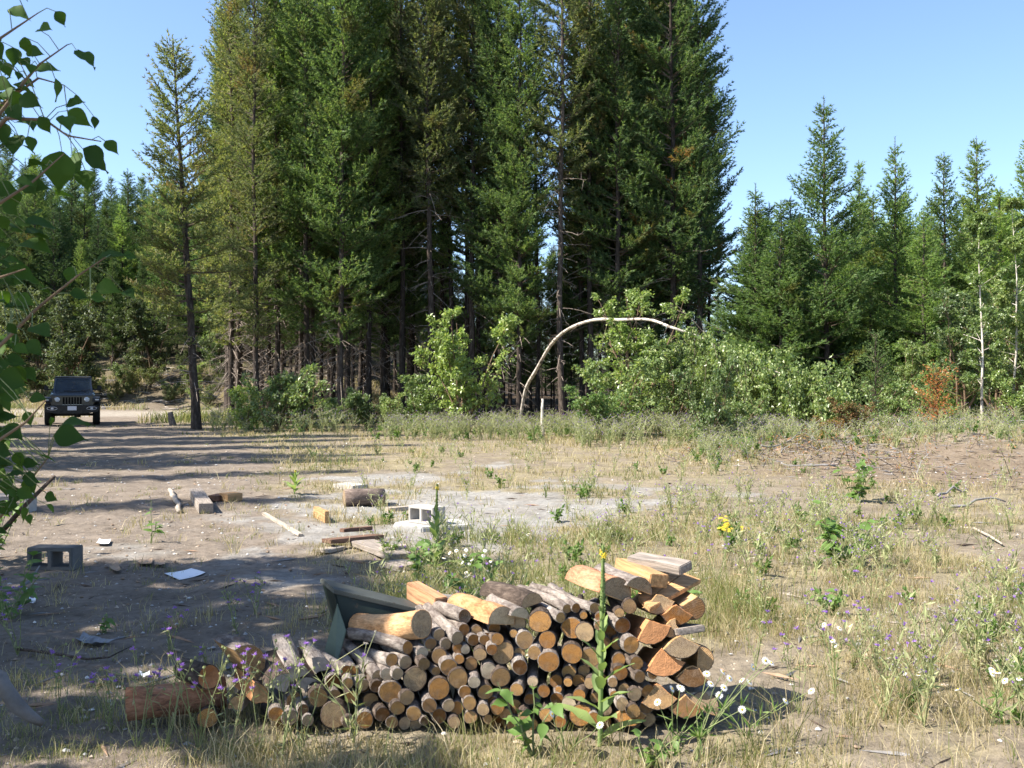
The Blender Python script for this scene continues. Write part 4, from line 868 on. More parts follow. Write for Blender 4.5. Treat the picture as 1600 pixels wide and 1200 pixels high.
# ------------------------------------------------------------------ boards, beams, blocks
def board(name, p0, p1, w, h, mat, label, cat='board', group=None, roll=0., seed=0, bevel=.004, jit=.0015):
    p0 = Vector(p0); p1 = Vector(p1); d = p1 - p0; me = boxmesh(name, (d.length, w, h), mat, bevel, seed=seed, jit=jit, seg=4)
    o = link(name, me, None, (p0 + p1) / 2); o.rotation_euler = (d.to_track_quat('X', 'Z') @ Matrix.Rotation(roll, 4, 'X').to_quaternion()).to_euler(); return tag(o, label, cat, group)
board('beam', P(974, 882, 5.10), P(1030, 908, 4.72), .095, .06, M_PLANK_TAN, 'orange squared beam lying between the half logs and the wide plank', 'beam', 'boards on the stack', radians(-8), 1)
board('beam', P(990, 873, 5.05), P(1072, 888, 4.82), .10, .045, M_PLANK_GREY, 'grey weathered beam lying topmost across the wide plank', 'beam', 'boards on the stack', radians(10), 2)
o = thing('plank', P(1045, 918, 4.85), 'wide orange plank tilted down on the high end of the stack', 'plank', 'boards on the stack'); b_ = o.location
V = [Vector(P(*q)) - b_ for q in [(1042, 884, 5.06), (1096, 905, 4.94), (1016, 950, 4.62), (997, 932, 4.74)]]; n_ = (V[1] - V[0]).cross(V[2] - V[0]).normalized() * .024
for k_, (f0, f1) in enumerate(((0, .49), (.505, 1))):
    a_, d_ = V[0].lerp(V[1], f0), V[3].lerp(V[2], f0); e_, c_ = V[0].lerp(V[1], f1), V[3].lerp(V[2], f1); W = [tuple(q) for q in (a_, e_, c_, d_)]; W += [tuple(Vector(q) + n_) for q in W]
    link('board_half', polymesh('board_half', W, [[0, 1, 2, 3], [7, 6, 5, 4], [0, 4, 5, 1], [1, 5, 6, 2], [2, 6, 7, 3], [3, 7, 4, 0]], M_PLANK_TAN, bevel=.003), o)
board('plank', P(1035, 978, 4.95), P(1080, 985, 4.62), .14, .028, M_PLANK_GREY, 'grey plank end sticking out at the high end of the stack', 'plank', 'boards on the stack', radians(5), 4)
board('plank', P(1085, 1070, 4.9), P(1088, 1086, 4.60), .15, .026, M_PLANK_PALE, 'pale plank end low beside the daisies', 'plank', 'boards on the stack', radians(8), 5)
board('beam', P(668, 940, 5.20), P(745, 948, 5.05), .05, .085, M_PLANK_DARK, 'dark grey beam with brown end lying behind the peeled log', 'beam', 'boards on the stack', radians(0), 6)
board('beam', P(645, 922, 5.3), P(690, 948, 4.98), .07, .09, M_PLANK_RED, 'short brown beam beside the dark grey one behind the peeled log', 'beam', 'boards on the stack', radians(0), 7)
# the old green box
def green_box():
    def worn(name, c, rust):
        t = NT(name); v = t.coord('Object'); n = t.noise(v, 5, 6, .7)
        t.base(t.mix(t.ramp(t.noise(v, 22, 5, .75), [(.60, (0, 0, 0)), (.66, (1, 1, 1))]), t.ramp(n, [(.3, tuple(x * .65 for x in c)), (.7, c)]), rust)); t.set(.5, .35); t.bump(n, .3, .01); return t.mat
    # worn paint, with bare scuffed edges
    gm = worn('green_paint_dark', (.014, .026, .022), (.045, .036, .026)); gp = worn('green_paint_pale', (.13, .165, .12), (.07, .09, .065)); gr = worn('grey_green_edge', (.075, .082, .075), (.04, .034, .026))
    o = thing('green_wooden_box', P(560, 1000, 4.95), 'old dark green wooden box tipped behind the low end of the firewood stack', 'box'); b = o.location
    L_ = lambda px, py, d: Vector(P(px, py, d)) - b
    a0, a1 = L_(503, 905, 5.06), L_(655, 952, 5.02)          # the lip, front edge
    def sheet(name, pts, th, mat):
        n = (pts[1] - pts[0]).cross(pts[2] - pts[0]).normalized() * th; V = [tuple(p) for p in pts] + [tuple(p + n) for p in pts]; k = len(pts)
        link(name, polymesh(name, V, [list(range(k)), list(range(2 * k - 1, k - 1, -1))] + [[i, i + k, (i + 1) % k + k, (i + 1) % k] for i in range(k)], mat, bevel=.003), o)
    sheet('lid', [L_(501, 903, 5.12), L_(640, 938, 5.16), L_(668, 955, 5.03), L_(523, 921, 4.98)], .022, gr)
    sheet('front_panel', [L_(524, 924, 4.995), L_(664, 957, 5.04), L_(655, 1030, 5.0), L_(552, 1035, 4.96)], .018, gm)
    sheet('side_panel', [L_(503, 911, 5.12), L_(521, 922, 5.00), L_(545, 1020, 4.97), L_(527, 1005, 5.12)], .016, gm)
    sheet('back_panel', [L_(505, 912, 5.15), L_(650, 945, 5.17), L_(650, 1010, 5.17), L_(528, 1005, 5.14)], .016, gm)
    p = thing('green_board', P(515, 1040, 4.88), 'pale green painted board leaning against the dark green box', 'board')
    o2 = p; b2 = p.location
    V = [Vector(P(*q)) - b2 for q in [(527, 942, 4.93), (541, 985, 4.88), (524, 1050, 4.80), (498, 1050, 4.84)]]; n = (V[1] - V[0]).cross(V[2] - V[0]).normalized() * .018
    W = [tuple(v) for v in V] + [tuple(v + n) for v in V]
    link('panel', polymesh('panel', W, [[0, 1, 2, 3], [7, 6, 5, 4], [0, 4, 5, 1], [1, 5, 6, 2], [2, 6, 7, 3], [3, 7, 4, 0]], gp, bevel=.003), p)
green_box()

def gboard(name, a, b, w, h, mat, label, cat='board', group='boards lying in the yard', lift=0., lift2=None, roll=0., seed=0):
    (x0, y0), (x1, y1) = G(*a), G(*b)
    z0 = gz(x0, y0) + h / 2 + lift; z1 = gz(x1, y1) + h / 2 + (lift if lift2 is None else lift2)
    return board(name, (x0, y0, z0), (x1, y1, z1), w, h, mat, label, cat, group, roll, seed)
gboard('plank', (510, 862), (593, 848), .13, .04, M_PLANK_BROWN, 'dark brown plank propped on a white offcut', lift=.075, lift2=.04, seed=11)
gboard('plank', (534, 850), (579, 843), .07, .035, M_PLANK_BROWN, 'short dark brown offcut lying on the dark brown plank', lift=.115, lift2=.095, seed=12)
gboard('plank', (503, 866), (530, 860), .16, .03, M_PLANK_PALE, 'white offcut propping up the dark brown plank', lift=.012, seed=13)
gboard('plank', (566, 856), (626, 877), .24, .045, M_PLANK_GREY, 'wide grey plank lying below the dark brown plank', lift=.03, lift2=.01, seed=14)
gboard('plank', (597, 871), (632, 867), .12, .03, M_PLANK_PALE, 'short pale board lying across the wide grey plank', lift=.06, seed=15)
gboard('plank', (612, 884), (641, 893), .22, .05, M_PLANK_GREY, 'grey plank end nearest the mullein and tall weeds', lift=.0, seed=16)
gboard('timber', (306, 779), (322, 802), .17, .12, M_PLANK_GREY, 'short squared timber lying in the dirt yard', 'timber', lift=0, seed=17)
gboard('wood_block', (333, 786), (348, 783), .16, .075, M_PLANK_BROWN, 'small dark block beside the light block', 'wood block', lift=0, seed=18)
gboard('wood_block', (349, 786), (372, 784), .24, .10, M_PLANK_TAN, 'light wooden block in the grass past the squared timber', 'wood block', lift=0, seed=19)
gboard('wood_block', (493, 807), (511, 817), .05, .13, M_PLANK_TAN, 'orange block standing on edge beside the grey gravel', 'wood block', lift=0, seed=20)
gboard('pole', (412, 805), (470, 840), .05, .03, M_PLANK_PALE, 'long thin pale pole lying in the dirt', 'pole', lift=0, seed=21)
gboard('plank', (605, 796), (665, 790), .10, .05, M_PLANK_PALE, 'thin weathered board lying in front of the barked log', 'board', lift=-.01, seed=24)
gboard('stone_slab', (531, 764), (563, 767), .30, .07, M_CONC, 'flat pale slab lying behind the barked log', 'slab', None, lift=-.005, seed=22)
x0, y0 = G(568, 789)
wood_piece('yard_log', (x0 - .24, y0 - .06, gz(x0, y0) + .105), (x0 + .25, y0 + .10, gz(x0, y0) + .105), circle(.118, 18, 91), [1] * 18, (logbark('brown_log_bark', [(.3, (.09, .07, .06)), (.5, (.20, .16, .14)), (.7, (.34, .28, .24))]), M_END_TAN), 'thick barked log section lying on the grey gravel', 'log', seed=91)
st = MB(); a = G(266, 770); b = G(281, 800)
pts = np.linspace([a[0], a[1], .035], [b[0], b[1], .03], 8) + np.random.default_rng(4).normal(size=(8, 3)) * [.015, .0, .003]; pts[:, 2] += gh(pts[:, 0], pts[:, 1])
tube(st, pts, [.028, .034, .032, .036, .032, .03, .034, .03], 7, cap=True); tag(st.obj('stick', M_PLANK_PALE, None, True), 'crooked pale stick lying beside the squared timber', 'stick')

def gridblock(name, xs, zs, holes, depth, mat, parent=None, taper=0.):
    V, idx, Fc = [], {}, []
    def v(i, j, s):
        if (i, j, s) not in idx: idx[(i, j, s)] = len(V); V.append((xs[i], 0 if s == 0 else depth, zs[j]))
        return idx[(i, j, s)]
    nx, nz = len(xs) - 1, len(zs) - 1; solid = lambda i, j: 0 <= i < nx and 0 <= j < nz and (i, j) not in holes
    for i in range(nx):
        for j in range(nz):
            if not solid(i, j): continue
            for s in (0, 1): Fc.append([v(i, j, s), v(i + 1, j, s), v(i + 1, j + 1, s), v(i, j + 1, s)])
            for (a, b, c, d_) in (((i - 1, j), (i, j), (i, j + 1), 0), ((i + 1, j), (i + 1, j), (i + 1, j + 1), 0), ((i, j - 1), (i, j), (i + 1, j), 0), ((i, j + 1), (i, j + 1), (i + 1, j + 1), 0)):
                if not solid(*a): Fc.append([v(*b, 0), v(*c, 0), v(*c, 1), v(*b, 1)])
    me = polymesh(name, V, Fc, mat)
    bm = bmesh.new(); bm.from_mesh(me); bmesh.ops.bevel(bm, geom=[e for e in bm.edges if len(e.link_faces) == 2 and e.calc_face_angle(0) > .8], offset=.006, segments=2, affect='EDGES', clamp_overlap=True); bm.to_mesh(me); bm.free()
    return me
bx_ = [-.195, -.165, -.02, .02, .165, .195]; bz_ = [0, .032, .158, .19]
x0, y0 = G(77, 893)
o = link('cinder_block', gridblock('cinder_block', bx_, bz_, {(1, 1), (3, 1)}, .19, M_CONC_SHADED), None, (x0 + .0, y0, gz(x0, y0)), (0, 0, radians(-4)))
tag(o, 'grey cinder block with two openings lying in the shade', 'cinder block')
x0, y0 = G(676, 826)
sl = link('concrete_slab', polymesh('concrete_slab', [(x, y, z) for z in (-.03, .055) for x, y in [(-.42, -.02), (-.10, -.16), (.38, .02), (.42, .10), (.26, .52), (-.26, .55), (-.44, .25)]], [list(range(7)), list(range(13, 6, -1))] + [[i, i + 7, (i + 1) % 7 + 7, (i + 1) % 7] for i in range(7)], M_CONC_SLAB, bevel=.012), None, (x0, y0, gz(x0, y0)))
tag(sl, 'flat grey concrete slab under the cinder block', 'slab')
o = link('cinder_block', gridblock('cinder_block', bx_, bz_, {(1, 1), (3, 1)}, .19, M_CONC), None, (x0 - .14, y0 + .10, gz(x0, y0) + .056), (0, 0, radians(-42)))
tag(o, 'pale cinder block standing on the concrete slab', 'cinder block')
# litter
M_PAPER = simple('white_paper', (.80, .81, .83), .7, .2, var=.06, scale=3); M_CARD = simple('cardboard', (.36, .26, .18), .9, .1, var=.25)
def sheet(name, pts, mat, label, cat, curl=.01, th=.003, seed=0):
    rg = np.random.default_rng(seed); q = [G(*p) for p in pts]; q = np.array(q); n = 6; V = []
    for i in range(n):
        for j in range(n):
            u, v = i / (n - 1), j / (n - 1); p = (q[0] * (1 - u) + q[1] * u) * (1 - v) + (q[3] * (1 - u) + q[2] * u) * v
            V.append((p[0], p[1], gz(*p) + .012 + curl * ((u - .5) ** 2 + (v - .5) ** 2) * 3 + rg.normal() * curl * .15))
    V = np.array(V); m = len(V); q_ = [(i * n + j, (i + 1) * n + j, (i + 1) * n + j + 1, i * n + j + 1) for i in range(n - 1) for j in range(n - 1)]
    Fa = [f for a, b, c, d in q_ for f in ([a, b, c], [a, c, d])]; Fb = [f for a, b, c, d in q_ for f in ([a + m, c + m, b + m], [a + m, d + m, c + m])]
    mb = MB(); mb.add(np.concatenate([V, V - [0, 0, th]]), np.array(Fa + Fb)); o = mb.obj(name, mat, None, True); return tag(o, label, cat)
sheet('paper_sheet', [(257, 897), (281, 905), (321, 893), (299, 886)], M_PAPER, 'white sheet lying on the shaded dirt', 'sheet', .002)
sheet('cardboard_scrap', [(170, 890), (180, 898), (189, 896), (184, 884)], M_CARD, 'small torn cardboard scrap nearest the cinder block', 'scrap', .012, seed=2)
sheet('cardboard_scrap', [(215, 886), (238, 886), (238, 879), (217, 880)], M_CARD, 'folded cardboard scrap beside the white sheet', 'scrap', .012, seed=3)
sheet('cardboard_scrap', [(241, 887), (258, 886), (258, 878), (243, 880)], M_CARD, 'square cardboard scrap touching the folded one', 'scrap', .012, seed=4)
sheet('plastic_scrap', [(150, 854), (170, 855), (173, 849), (155, 849)], M_PAPER, 'crumpled pale scrap behind the shaded cinder block', 'scrap', .012, seed=5)
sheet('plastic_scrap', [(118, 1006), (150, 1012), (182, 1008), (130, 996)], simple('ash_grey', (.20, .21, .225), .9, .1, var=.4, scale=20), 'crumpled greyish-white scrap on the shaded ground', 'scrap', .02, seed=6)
sheet('plastic_scrap', [(214, 1062), (232, 1063), (234, 1057), (218, 1057)], M_PAPER, 'small white scrap behind the stout orange log', 'scrap', .02, seed=7)
sheet('plastic_scrap', [(45, 946), (55, 946), (56, 940), (46, 940)], M_PAPER, 'tiny white scrap among the weeds by the cinder block', 'scrap', .02, seed=8)
# pale boards half hidden behind the overhanging leaves
gboard('plank', (-20, 800), (40, 796), .5, .06, M_PLANK_PALE, 'pale board lying half hidden behind the overhanging leaves', lift=.12, seed=31)
gboard('wood_block', (44, 800), (52, 800), .2, .22, M_CONC, 'grey block at the end of the half hidden pale board', 'block', None, lift=0, seed=32)
# stumps, stakes and fallen branches
def stump(px, py, r, h, mat, label, name='stump', lean=0., cat='stump'):
    x, y = G(px, py); z = gz(x, y); return wood_piece(name, (x + lean, y, z + h), (x, y, z - .05), circle(r, 12, int(px), .1), [1] * 12, (mat, M_END_PALE), label, cat, seed=int(px), taper=1.5)
stump(271, 664, .09, .5, M_GREYBARK, 'thin leaning broken stump beside the lone pine', lean=-.12)
x, y = X(848, 30), 30; wood_piece('stake', (x, y, 1.12), (x + .02, y, gz(x, y) - .05), circle(.03, 10, 7, .15), [1] * 10, (M_BIRCH, M_END_PALE), 'white broken birch stub standing before the dark stand', 'stub', seed=70, taper=1.9)
def branch(name, pts, r, mat, label, cat='branch', group=None, n=7):
    mb = MB(); tube(mb, pts, r, n, cap=True); return tag(mb.obj(name, mat, None, True), label, cat, group)
def gpath(pix, z, seed=0, jit=.0):
    q = np.array([G(*p) for p in pix]); rg = np.random.default_rng(seed); zz = np.interp(np.linspace(0, 1, len(q)), np.linspace(0, 1, len(np.atleast_1d(z))), np.atleast_1d(z)) if np.ndim(z) else np.full(len(q), z)
    return np.stack([q[:, 0], q[:, 1], gh(q[:, 0], q[:, 1]) + zz + rg.normal(size=len(q)) * jit], -1)
M_DRIFT = simple('weathered_branch', (.21, .20, .195), .8, .2, var=.3, bump=.5, stretch=(1, 1, 1))
branch('fallen_branch', [P(-40, 1040, 4.3), P(0, 1062, 4.3), P(8, 1074, 4.3), P(24, 1100, 4.32), P(45, 1118, 4.35), P(66, 1130, 4.4)], [.03, .036, .03, .034, .026, .016], M_DRIFT, 'thick grey crooked branch lying in the near weeds', 'branch', n=9)
branch('fallen_branch', gpath([(28, 1020), (60, 1024), (100, 1030), (136, 1036), (170, 1036), (205, 1022)], [.03, .025, .02, .03, .05]), [.010, .010, .008, .007, .005, .003], M_DARKBARK, 'thin dark branch lying across the shaded ground')
branch('fallen_branch', gpath([(8, 928), (30, 928), (48, 920), (62, 908)], [.03, .05, .12]), [.012, .012, .009, .005], M_DRIFT, 'thin pale branch lying in front of the shaded cinder block')
branch('fallen_branch', gpath([(1500, 826), (1522, 828), (1545, 838), (1566, 852)], .03), [.010, .014, .014, .008], M_PLANK_PALE, 'pale bare stick lying in the grass beyond the leafy plant')
branch('fallen_branch', [(-2.28, 4.6, .9), (-2.1, 4.4, 1.02), (-1.93, 4.32, 1.16)], [.012, .010, .007], M_DARKBARK, 'dark bare twig slanting up behind the overhanging leaves')
rg = np.random.default_rng(8)
for k, (px, py, L, lab_) in enumerate([(1490, 775, 1.3, 'grey dead stick in the scraped brown earth'), (1530, 790, 1.0, 'darker dead stick beside the scraped earth'), (1560, 700, 2.0, 'pale dead limb lying under the birches'), (1520, 688, 1.8, 'dead limb near the half-dead fir'), (1590, 690, 2.0, 'dead limb below the outer birch'), (1430, 690, 1.4, 'dead limb between the fir and the rusty shrub'), (1215, 720, 1.2, 'dead twig on the slash heap'), (1260, 735, 1.0, 'dead twig at the foot of the slash heap')]):
    x, y = G(px, py); a = rg.random() * pi; t = np.linspace(-.5, .5, 6)[:, None]
    p = np.array([x, y, 0]) + t * L * np.array([cos(a), sin(a) * .6, 0]) + np.cumsum(rg.normal(size=(6, 3)) * .025, 0); p[:, 2] = gh(p[:, 0], p[:, 1]) + .04 + np.abs(rg.normal(size=6)) * .06
    branch('dead_limb', p, np.linspace(.022, .008, 6), M_DRIFT, lab_, 'branch', 'dead limbs at the clearing edge', 5)

# ------------------------------------------------------------------ ground cover
M_GRASS = leafmat('grass_green', [(0, (.10, .13, .04)), (.4, (.16, .19, .065)), (.75, (.23, .235, .09)), (1, (.33, .30, .14))], .6, .25, .35, objvar=0)
M_STRAW = leafmat('grass_straw', [(0, (.24, .19, .10)), (.5, (.38, .315, .18)), (1, (.52, .45, .30))], .7, .2, .3, objvar=0)
M_KNAP = leafmat('knapweed_green', [(0, (.19, .22, .10)), (.5, (.28, .31, .15)), (1, (.40, .40, .23))], .65, .2, .3, objvar=0)
M_KNAPGREY = leafmat('knapweed_dry_heads', [(0, (.34, .31, .28)), (.5, (.46, .42, .40)), (1, (.56, .51, .52))], .8, .1, .3, objvar=0)
M_PURPLE = leafmat('purple_petal', [(0, (.24, .11, .44)), (.5, (.34, .18, .56)), (1, (.46, .28, .66))], .6, .2, .35, (1.2, 1.1, 1.2), objvar=0)
M_WHITE = leafmat('white_petal', [(0, (.72, .72, .70)), (1, (.85, .85, .83))], .6, .2, .3, (1, 1, 1), objvar=0)
M_YELLOW = leafmat('yellow_petal', [(0, (.60, .42, .03)), (1, (.75, .60, .06))], .6, .2, .3, (1, 1, .5), objvar=0)
M_WEEDLEAF = leafmat('weed_leaf', [(0, (.06, .12, .025)), (.5, (.10, .18, .04)), (1, (.17, .24, .07))], .5, .35, .35, objvar=0)
WM = [M_GRASS, M_STRAW, M_KNAP, M_KNAPGREY, M_PURPLE, M_WHITE, M_YELLOW, M_WEEDLEAF]

def grass_mesh(name, xy, h, w, mi, lab_, seed, lean=.75):
    rg = np.random.default_rng(seed); n = len(xy); z = gh(xy[:, 0], xy[:, 1]) - .01
    b = np.column_stack([xy, z]); a = rg.random(n) * 2 * pi; ln = lean * (.2 + 1.5 * rg.random(n) ** 1.5) * h
    dr = np.stack([np.cos(a), np.sin(a), np.zeros(n)], -1); sd = np.stack([-np.sin(a), np.cos(a), np.zeros(n)], -1) * (w * .5)[:, None]
    yw = rg.random(n) * 2 * pi; sd = np.stack([np.cos(yw), np.sin(yw) * .4, np.zeros(n)], -1) * (w * .5)[:, None]
    m = b + dr * (ln * .3)[:, None] + np.column_stack([np.zeros((n, 2)), h * .55]); t = b + dr * ln[:, None] + np.column_stack([np.zeros((n, 2)), h * (.98 - .25 * rg.random(n))])
    V = np.stack([b - sd, b + sd, m - sd * .75, m + sd * .75, t], 1).reshape(-1, 3); i = np.arange(n)[:, None] * 5
    Fa = np.concatenate([i + [[0, 1, 3]], i + [[0, 3, 2]], i + [[2, 3, 4]]]); mi = np.tile(mi, 3)
    o = link(name, raw_mesh(name, V, Fa, mi, WM)); return tag(o, lab_, None, None, 'stuff')
def wedge_pts(n, d0, d1, seed, half=.60, p=1.0):
    rg = np.random.default_rng(seed); u = rg.random(n); d = d0 * (d1 / d0) ** u if p == 1 else (d0 ** p + (d1 ** p - d0 ** p) * u) ** (1 / p)
    x = (rg.random(n) * 2 - 1) * (half * d + .6); return np.column_stack([x, d]), rg
def in_stack(xy): return (np.abs(xy[:, 0] + .05) < 1.15) & (xy[:, 1] > 4.42) & (xy[:, 1] < 5.15)
# tufts: centres first, then blades round each
ctr, rg = wedge_pts(42000, 3.6, 44, 500); dn = grass_density(ctr[:, 0], ctr[:, 1]); keep = rg.random(len(ctr)) < dn * .60; ctr = ctr[keep & ~in_stack(ctr)]
nb_ = np.clip((7 + 7 * rg.random(len(ctr))), 4, 16).astype(int); ix = np.repeat(np.arange(len(ctr)), nb_); xy = ctr[ix] + rg.normal(size=(len(ix), 2)) * (.022 + .0026 * ctr[ix, 1])[:, None]
th = .035 + .19 * rg.random(len(ctr)) ** 2.4 * (.5 + fbm(ctr[:, 0] * .7, ctr[:, 1] * .7, 41)); h = th[ix] * (.5 + .6 * rg.random(len(ix)))
gn = fbm(ctr[:, 0] * .55, ctr[:, 1] * .55, 43) + rg.normal(size=len(ctr)) * .10; mi = np.where(gn[ix] + rg.normal(size=len(ix)) * .06 > .53, 0, 1); mi = np.where((mi == 0) & (rg.random(len(ix)) < .25), 1, mi)
grass_mesh('grass', xy, h, np.maximum(.0038, .00060 * xy[:, 1]) * (.8 + .5 * rg.random(len(xy))), mi, 'dry straw-coloured and green grass over the clearing', 501)
# lush green tufts behind the stack and tall pale bunches to the right
rg = np.random.default_rng(505); n = 520; c1 = np.column_stack([-1.0 + 2.6 * rg.random(n), 6.2 + 4.2 * rg.random(n)]); c1 = c1[fbm(c1[:, 0] * .9, c1[:, 1] * .9, 47) > .44]; c3, _ = wedge_pts(420, 4.2, 14, 506); c3 = c3[(c3[:, 0] > .9) & (fbm(c3[:, 0] * .8, c3[:, 1] * .8, 49) > .5)]
ctr = np.concatenate([c1, c3]); lush = np.arange(len(ctr)) < len(c1); ix = np.repeat(np.arange(len(ctr)), 26); xy = ctr[ix] + rg.normal(size=(len(ix), 2)) * .05; th = .14 + .22 * rg.random(len(ctr)) ** 1.5
grass_mesh('grass', xy, th[ix] * (.4 + .7 * rg.random(len(ix))), np.maximum(.0042, .0006 * xy[:, 1]), np.where(rg.random(len(ix)) < np.where(lush[ix], .85, .45), 0, 1), 'taller green and pale grass bunches behind and beside the stack', 507, .8)
# sparse low grass in the yard
ctr, rg = wedge_pts(2600, 3.6, 34, 510); _m = masks(ctr[:, 0], ctr[:, 1]); keep = (_m[1] > .4) & (rg.random(len(ctr)) < .10 + .5 * smooth(.5, .68, _m[4])); ctr = ctr[keep]
# weedy fringe under the near left trees
c2 = np.column_stack([-.75 - 2.2 * rg.random(900), 4.15 + 1.3 * rg.random(900) ** 1.5]); c2 = c2[rg.random(900) < .55]; ctr = np.concatenate([ctr, c2])
nb_ = rg.integers(8, 18, len(ctr)); ix = np.repeat(np.arange(len(ctr)), nb_); xy = ctr[ix] + rg.normal(size=(len(ix), 2)) * .035
grass_mesh('grass', xy, (.03 + .09 * rg.random(len(ctr)) ** 1.5)[ix] * (.6 + .6 * rg.random(len(ix))), np.maximum(.003, .0005 * xy[:, 1]), np.where(rg.random(len(ix)) < .7, 0, 1), 'short sparse grass tufts in the dirt yard', 511)
# grass on the bank and beside the track
rg = np.random.default_rng(520); n = 26000; xy = np.column_stack([-34 + 26 * rg.random(n), np.where(rg.random(n) < .35, 40 + 8 * rg.random(n), 60 + 15 * rg.random(n))])
keep = fbm(xy[:, 0] * .4, xy[:, 1] * .4, 61) > .47; keep &= ~((np.abs(xy[:, 0] - X(113, 40)) < 2.5) & (xy[:, 1] < 48)); xy = xy[keep]
grass_mesh('grass', xy, .25 + .4 * rg.random(len(xy)), np.full(len(xy), .035), np.where(fbm(xy[:, 0] * .3, xy[:, 1] * .3, 63) > .5, 0, 1), 'dry grass on the bank and beside the track', 521)

def knap_arr(seed, H=.5, stems=5, flower=.5, petal=4, far=False):
    rg = np.random.default_rng(seed); mb = MB()
    for s in range(stems):
        a = rg.random() * 6.28; o = .12 * H + .35 * H * rg.random(); top = np.array([cos(a) * o, sin(a) * o, H * (.65 + .35 * rg.random())]); mid = top * [.35, .35, .55]
        tube(mb, [[0, 0, 0], mid, top], [.0035, .003, .002] if not far else [.006, .005, .004], 3, 2)
        tips = [top]
        for b in range(3):
            p = mid + (top - mid) * rg.random(); e = p + np.array([rg.normal() * .09, rg.normal() * .09, .06 + .09 * rg.random()]) * H * 2; tube(mb, [p, e], [.0025, .0015] if not far else [.005, .003], 3, 2); tips.append(e)
        nl = 9; t = rg.random((nl, 1)); base = mid * 2 * t * (t < .5) + (mid + (top - mid) * (2 * t - 1)) * (t >= .5)
        leaves(mb, base, rg.normal(size=(nl, 3)) + [0, 0, .7], .06 + .05 * rg.random(nl), .012 + .008 * rg.random(nl), 2, rg)
        for e in tips:
            n = 7; isf = rg.random() < flower
            blades(mb, np.repeat([e], n, 0), rg.normal(size=(n, 3)) * .8 + [0, 0, .9], np.full(n, .020 if isf else .014), np.full(n, .009 if isf else .008), petal if isf else 3, rg)
    return mb.arr()
def daisy_arr(seed, H=.4, stems=4, detail=1):
    rg = np.random.default_rng(seed); mb = MB()
    for s in range(stems):
        a = rg.random() * 6.28; o = .4 * H * rg.random(); top = np.array([cos(a) * o, sin(a) * o, H * (.6 + .4 * rg.random())]); tube(mb, [[0, 0, 0], top * [.4, .4, .55], top], [.003, .0028, .002], 3, 0)
        nl = 6; t = rg.random((nl, 1)) * .8; leaves(mb, top * t, rg.normal(size=(nl, 3)) + [0, 0, .5], np.full(nl, .05), np.full(nl, .012), 7, rg)
        flower_arr(mb, top, unit(np.array([rg.normal() * .5, -.3 + rg.normal() * .5, 1.])), .02, rg)
    return mb.arr()
def flower_arr(mb, c, nrm, r, rg, n=11, mp=5, mc=6):
    u = unit(np.cross(nrm, [.3, .8, .1])); v = np.cross(nrm, u); a = np.arange(n) * 2 * pi / n
    d = np.cos(a)[:, None] * u + np.sin(a)[:, None] * v; leaves(mb, c + d * r * .2, d - nrm * .15, np.full(n, r * .95), np.full(n, r * .42), mp, rg, .05, np.repeat([nrm], n, 0))
    m = 7; a = np.arange(m) * 2 * pi / m; ring = c + (np.cos(a)[:, None] * u + np.sin(a)[:, None] * v) * r * .36 + nrm * r * .05
    mb.add(np.concatenate([ring, [c + nrm * r * .28]]), [[i, (i + 1) % m, m] for i in range(m)], mc)
def leafy_arr(seed, H=.2, n=14, ls=.07):
    rg = np.random.default_rng(seed); mb = MB()
    for s in range(4):
        a = rg.random() * 6.28; top = np.array([cos(a) * H * .4, sin(a) * H * .4, H * (.6 + .4 * rg.random())]); tube(mb, [[0, 0, 0], top], [.003, .002], 3, 0); t = .2 + .8 * rg.random((n, 1)); leaves(mb, top * t, rg.normal(size=(n, 3)) + [0, 0, .2], ls * (.6 + .7 * rg.random(n)), ls * .5 * np.ones(n), 7, rg)
    return mb.arr()
def scatter(name, protos, xy, scale, pid, lab_, seed):
    rg = np.random.default_rng(seed); mb = MB(); yaw = rg.random(len(xy)) * 6.28; z = gh(xy[:, 0], xy[:, 1]) - .01
    for k, (V, Fa, Mi) in enumerate(protos):
        s = np.where(pid == k)[0]
        if not len(s): continue
        c, sn = np.cos(yaw[s])[:, None], np.sin(yaw[s])[:, None]; sc_ = scale[s][:, None]
        W = np.stack([(V[None, :, 0] * c - V[None, :, 1] * sn) * sc_ + xy[s, 0:1], (V[None, :, 0] * sn + V[None, :, 1] * c) * sc_ + xy[s, 1:2], V[None, :, 2] * sc_ + z[s][:, None]], -1)
        mb.add(W.reshape(-1, 3), (Fa[None] + (np.arange(len(s)) * len(V))[:, None, None]).reshape(-1, 3), np.tile(Mi, len(s)))
    return tag(mb.obj(name, WM), lab_, None, None, 'stuff')
NEARW = [knap_arr(600 + k, .42 + .05 * k, 4, .16) for k in range(4)] + [daisy_arr(610 + k, .34) for k in range(2)] + [leafy_arr(620 + k) for k in range(2)]
xy, rg = wedge_pts(3600, 4.0, 24, 630); dn = grass_density(xy[:, 0], xy[:, 1]); nn = fbm(xy[:, 0] * .6, xy[:, 1] * .6, 65); keep = (rg.random(len(xy)) < dn * (.15 + .8 * smooth(.42, .62, nn))) & ~in_stack(xy) & ~((np.abs(xy[:, 0]) < 1.3) & (xy[:, 1] < 4.4)); xy = xy[keep & (masks(xy[:, 0], xy[:, 1])[1] < .25)]
xy = xy[:900]; pid = rg.choice(8, len(xy), p=[.17, .17, .17, .15, .04, .03, .14, .13]); scatter('weeds', NEARW, xy, .45 + .45 * rg.random(len(xy)), pid, 'knapweed, daisies and other weeds growing through the grass', 631)
FARW = [knap_arr(640 + k, .62, 5, .30, far=True) for k in range(3)] + [leafy_arr(645, .4, 12, .10)]
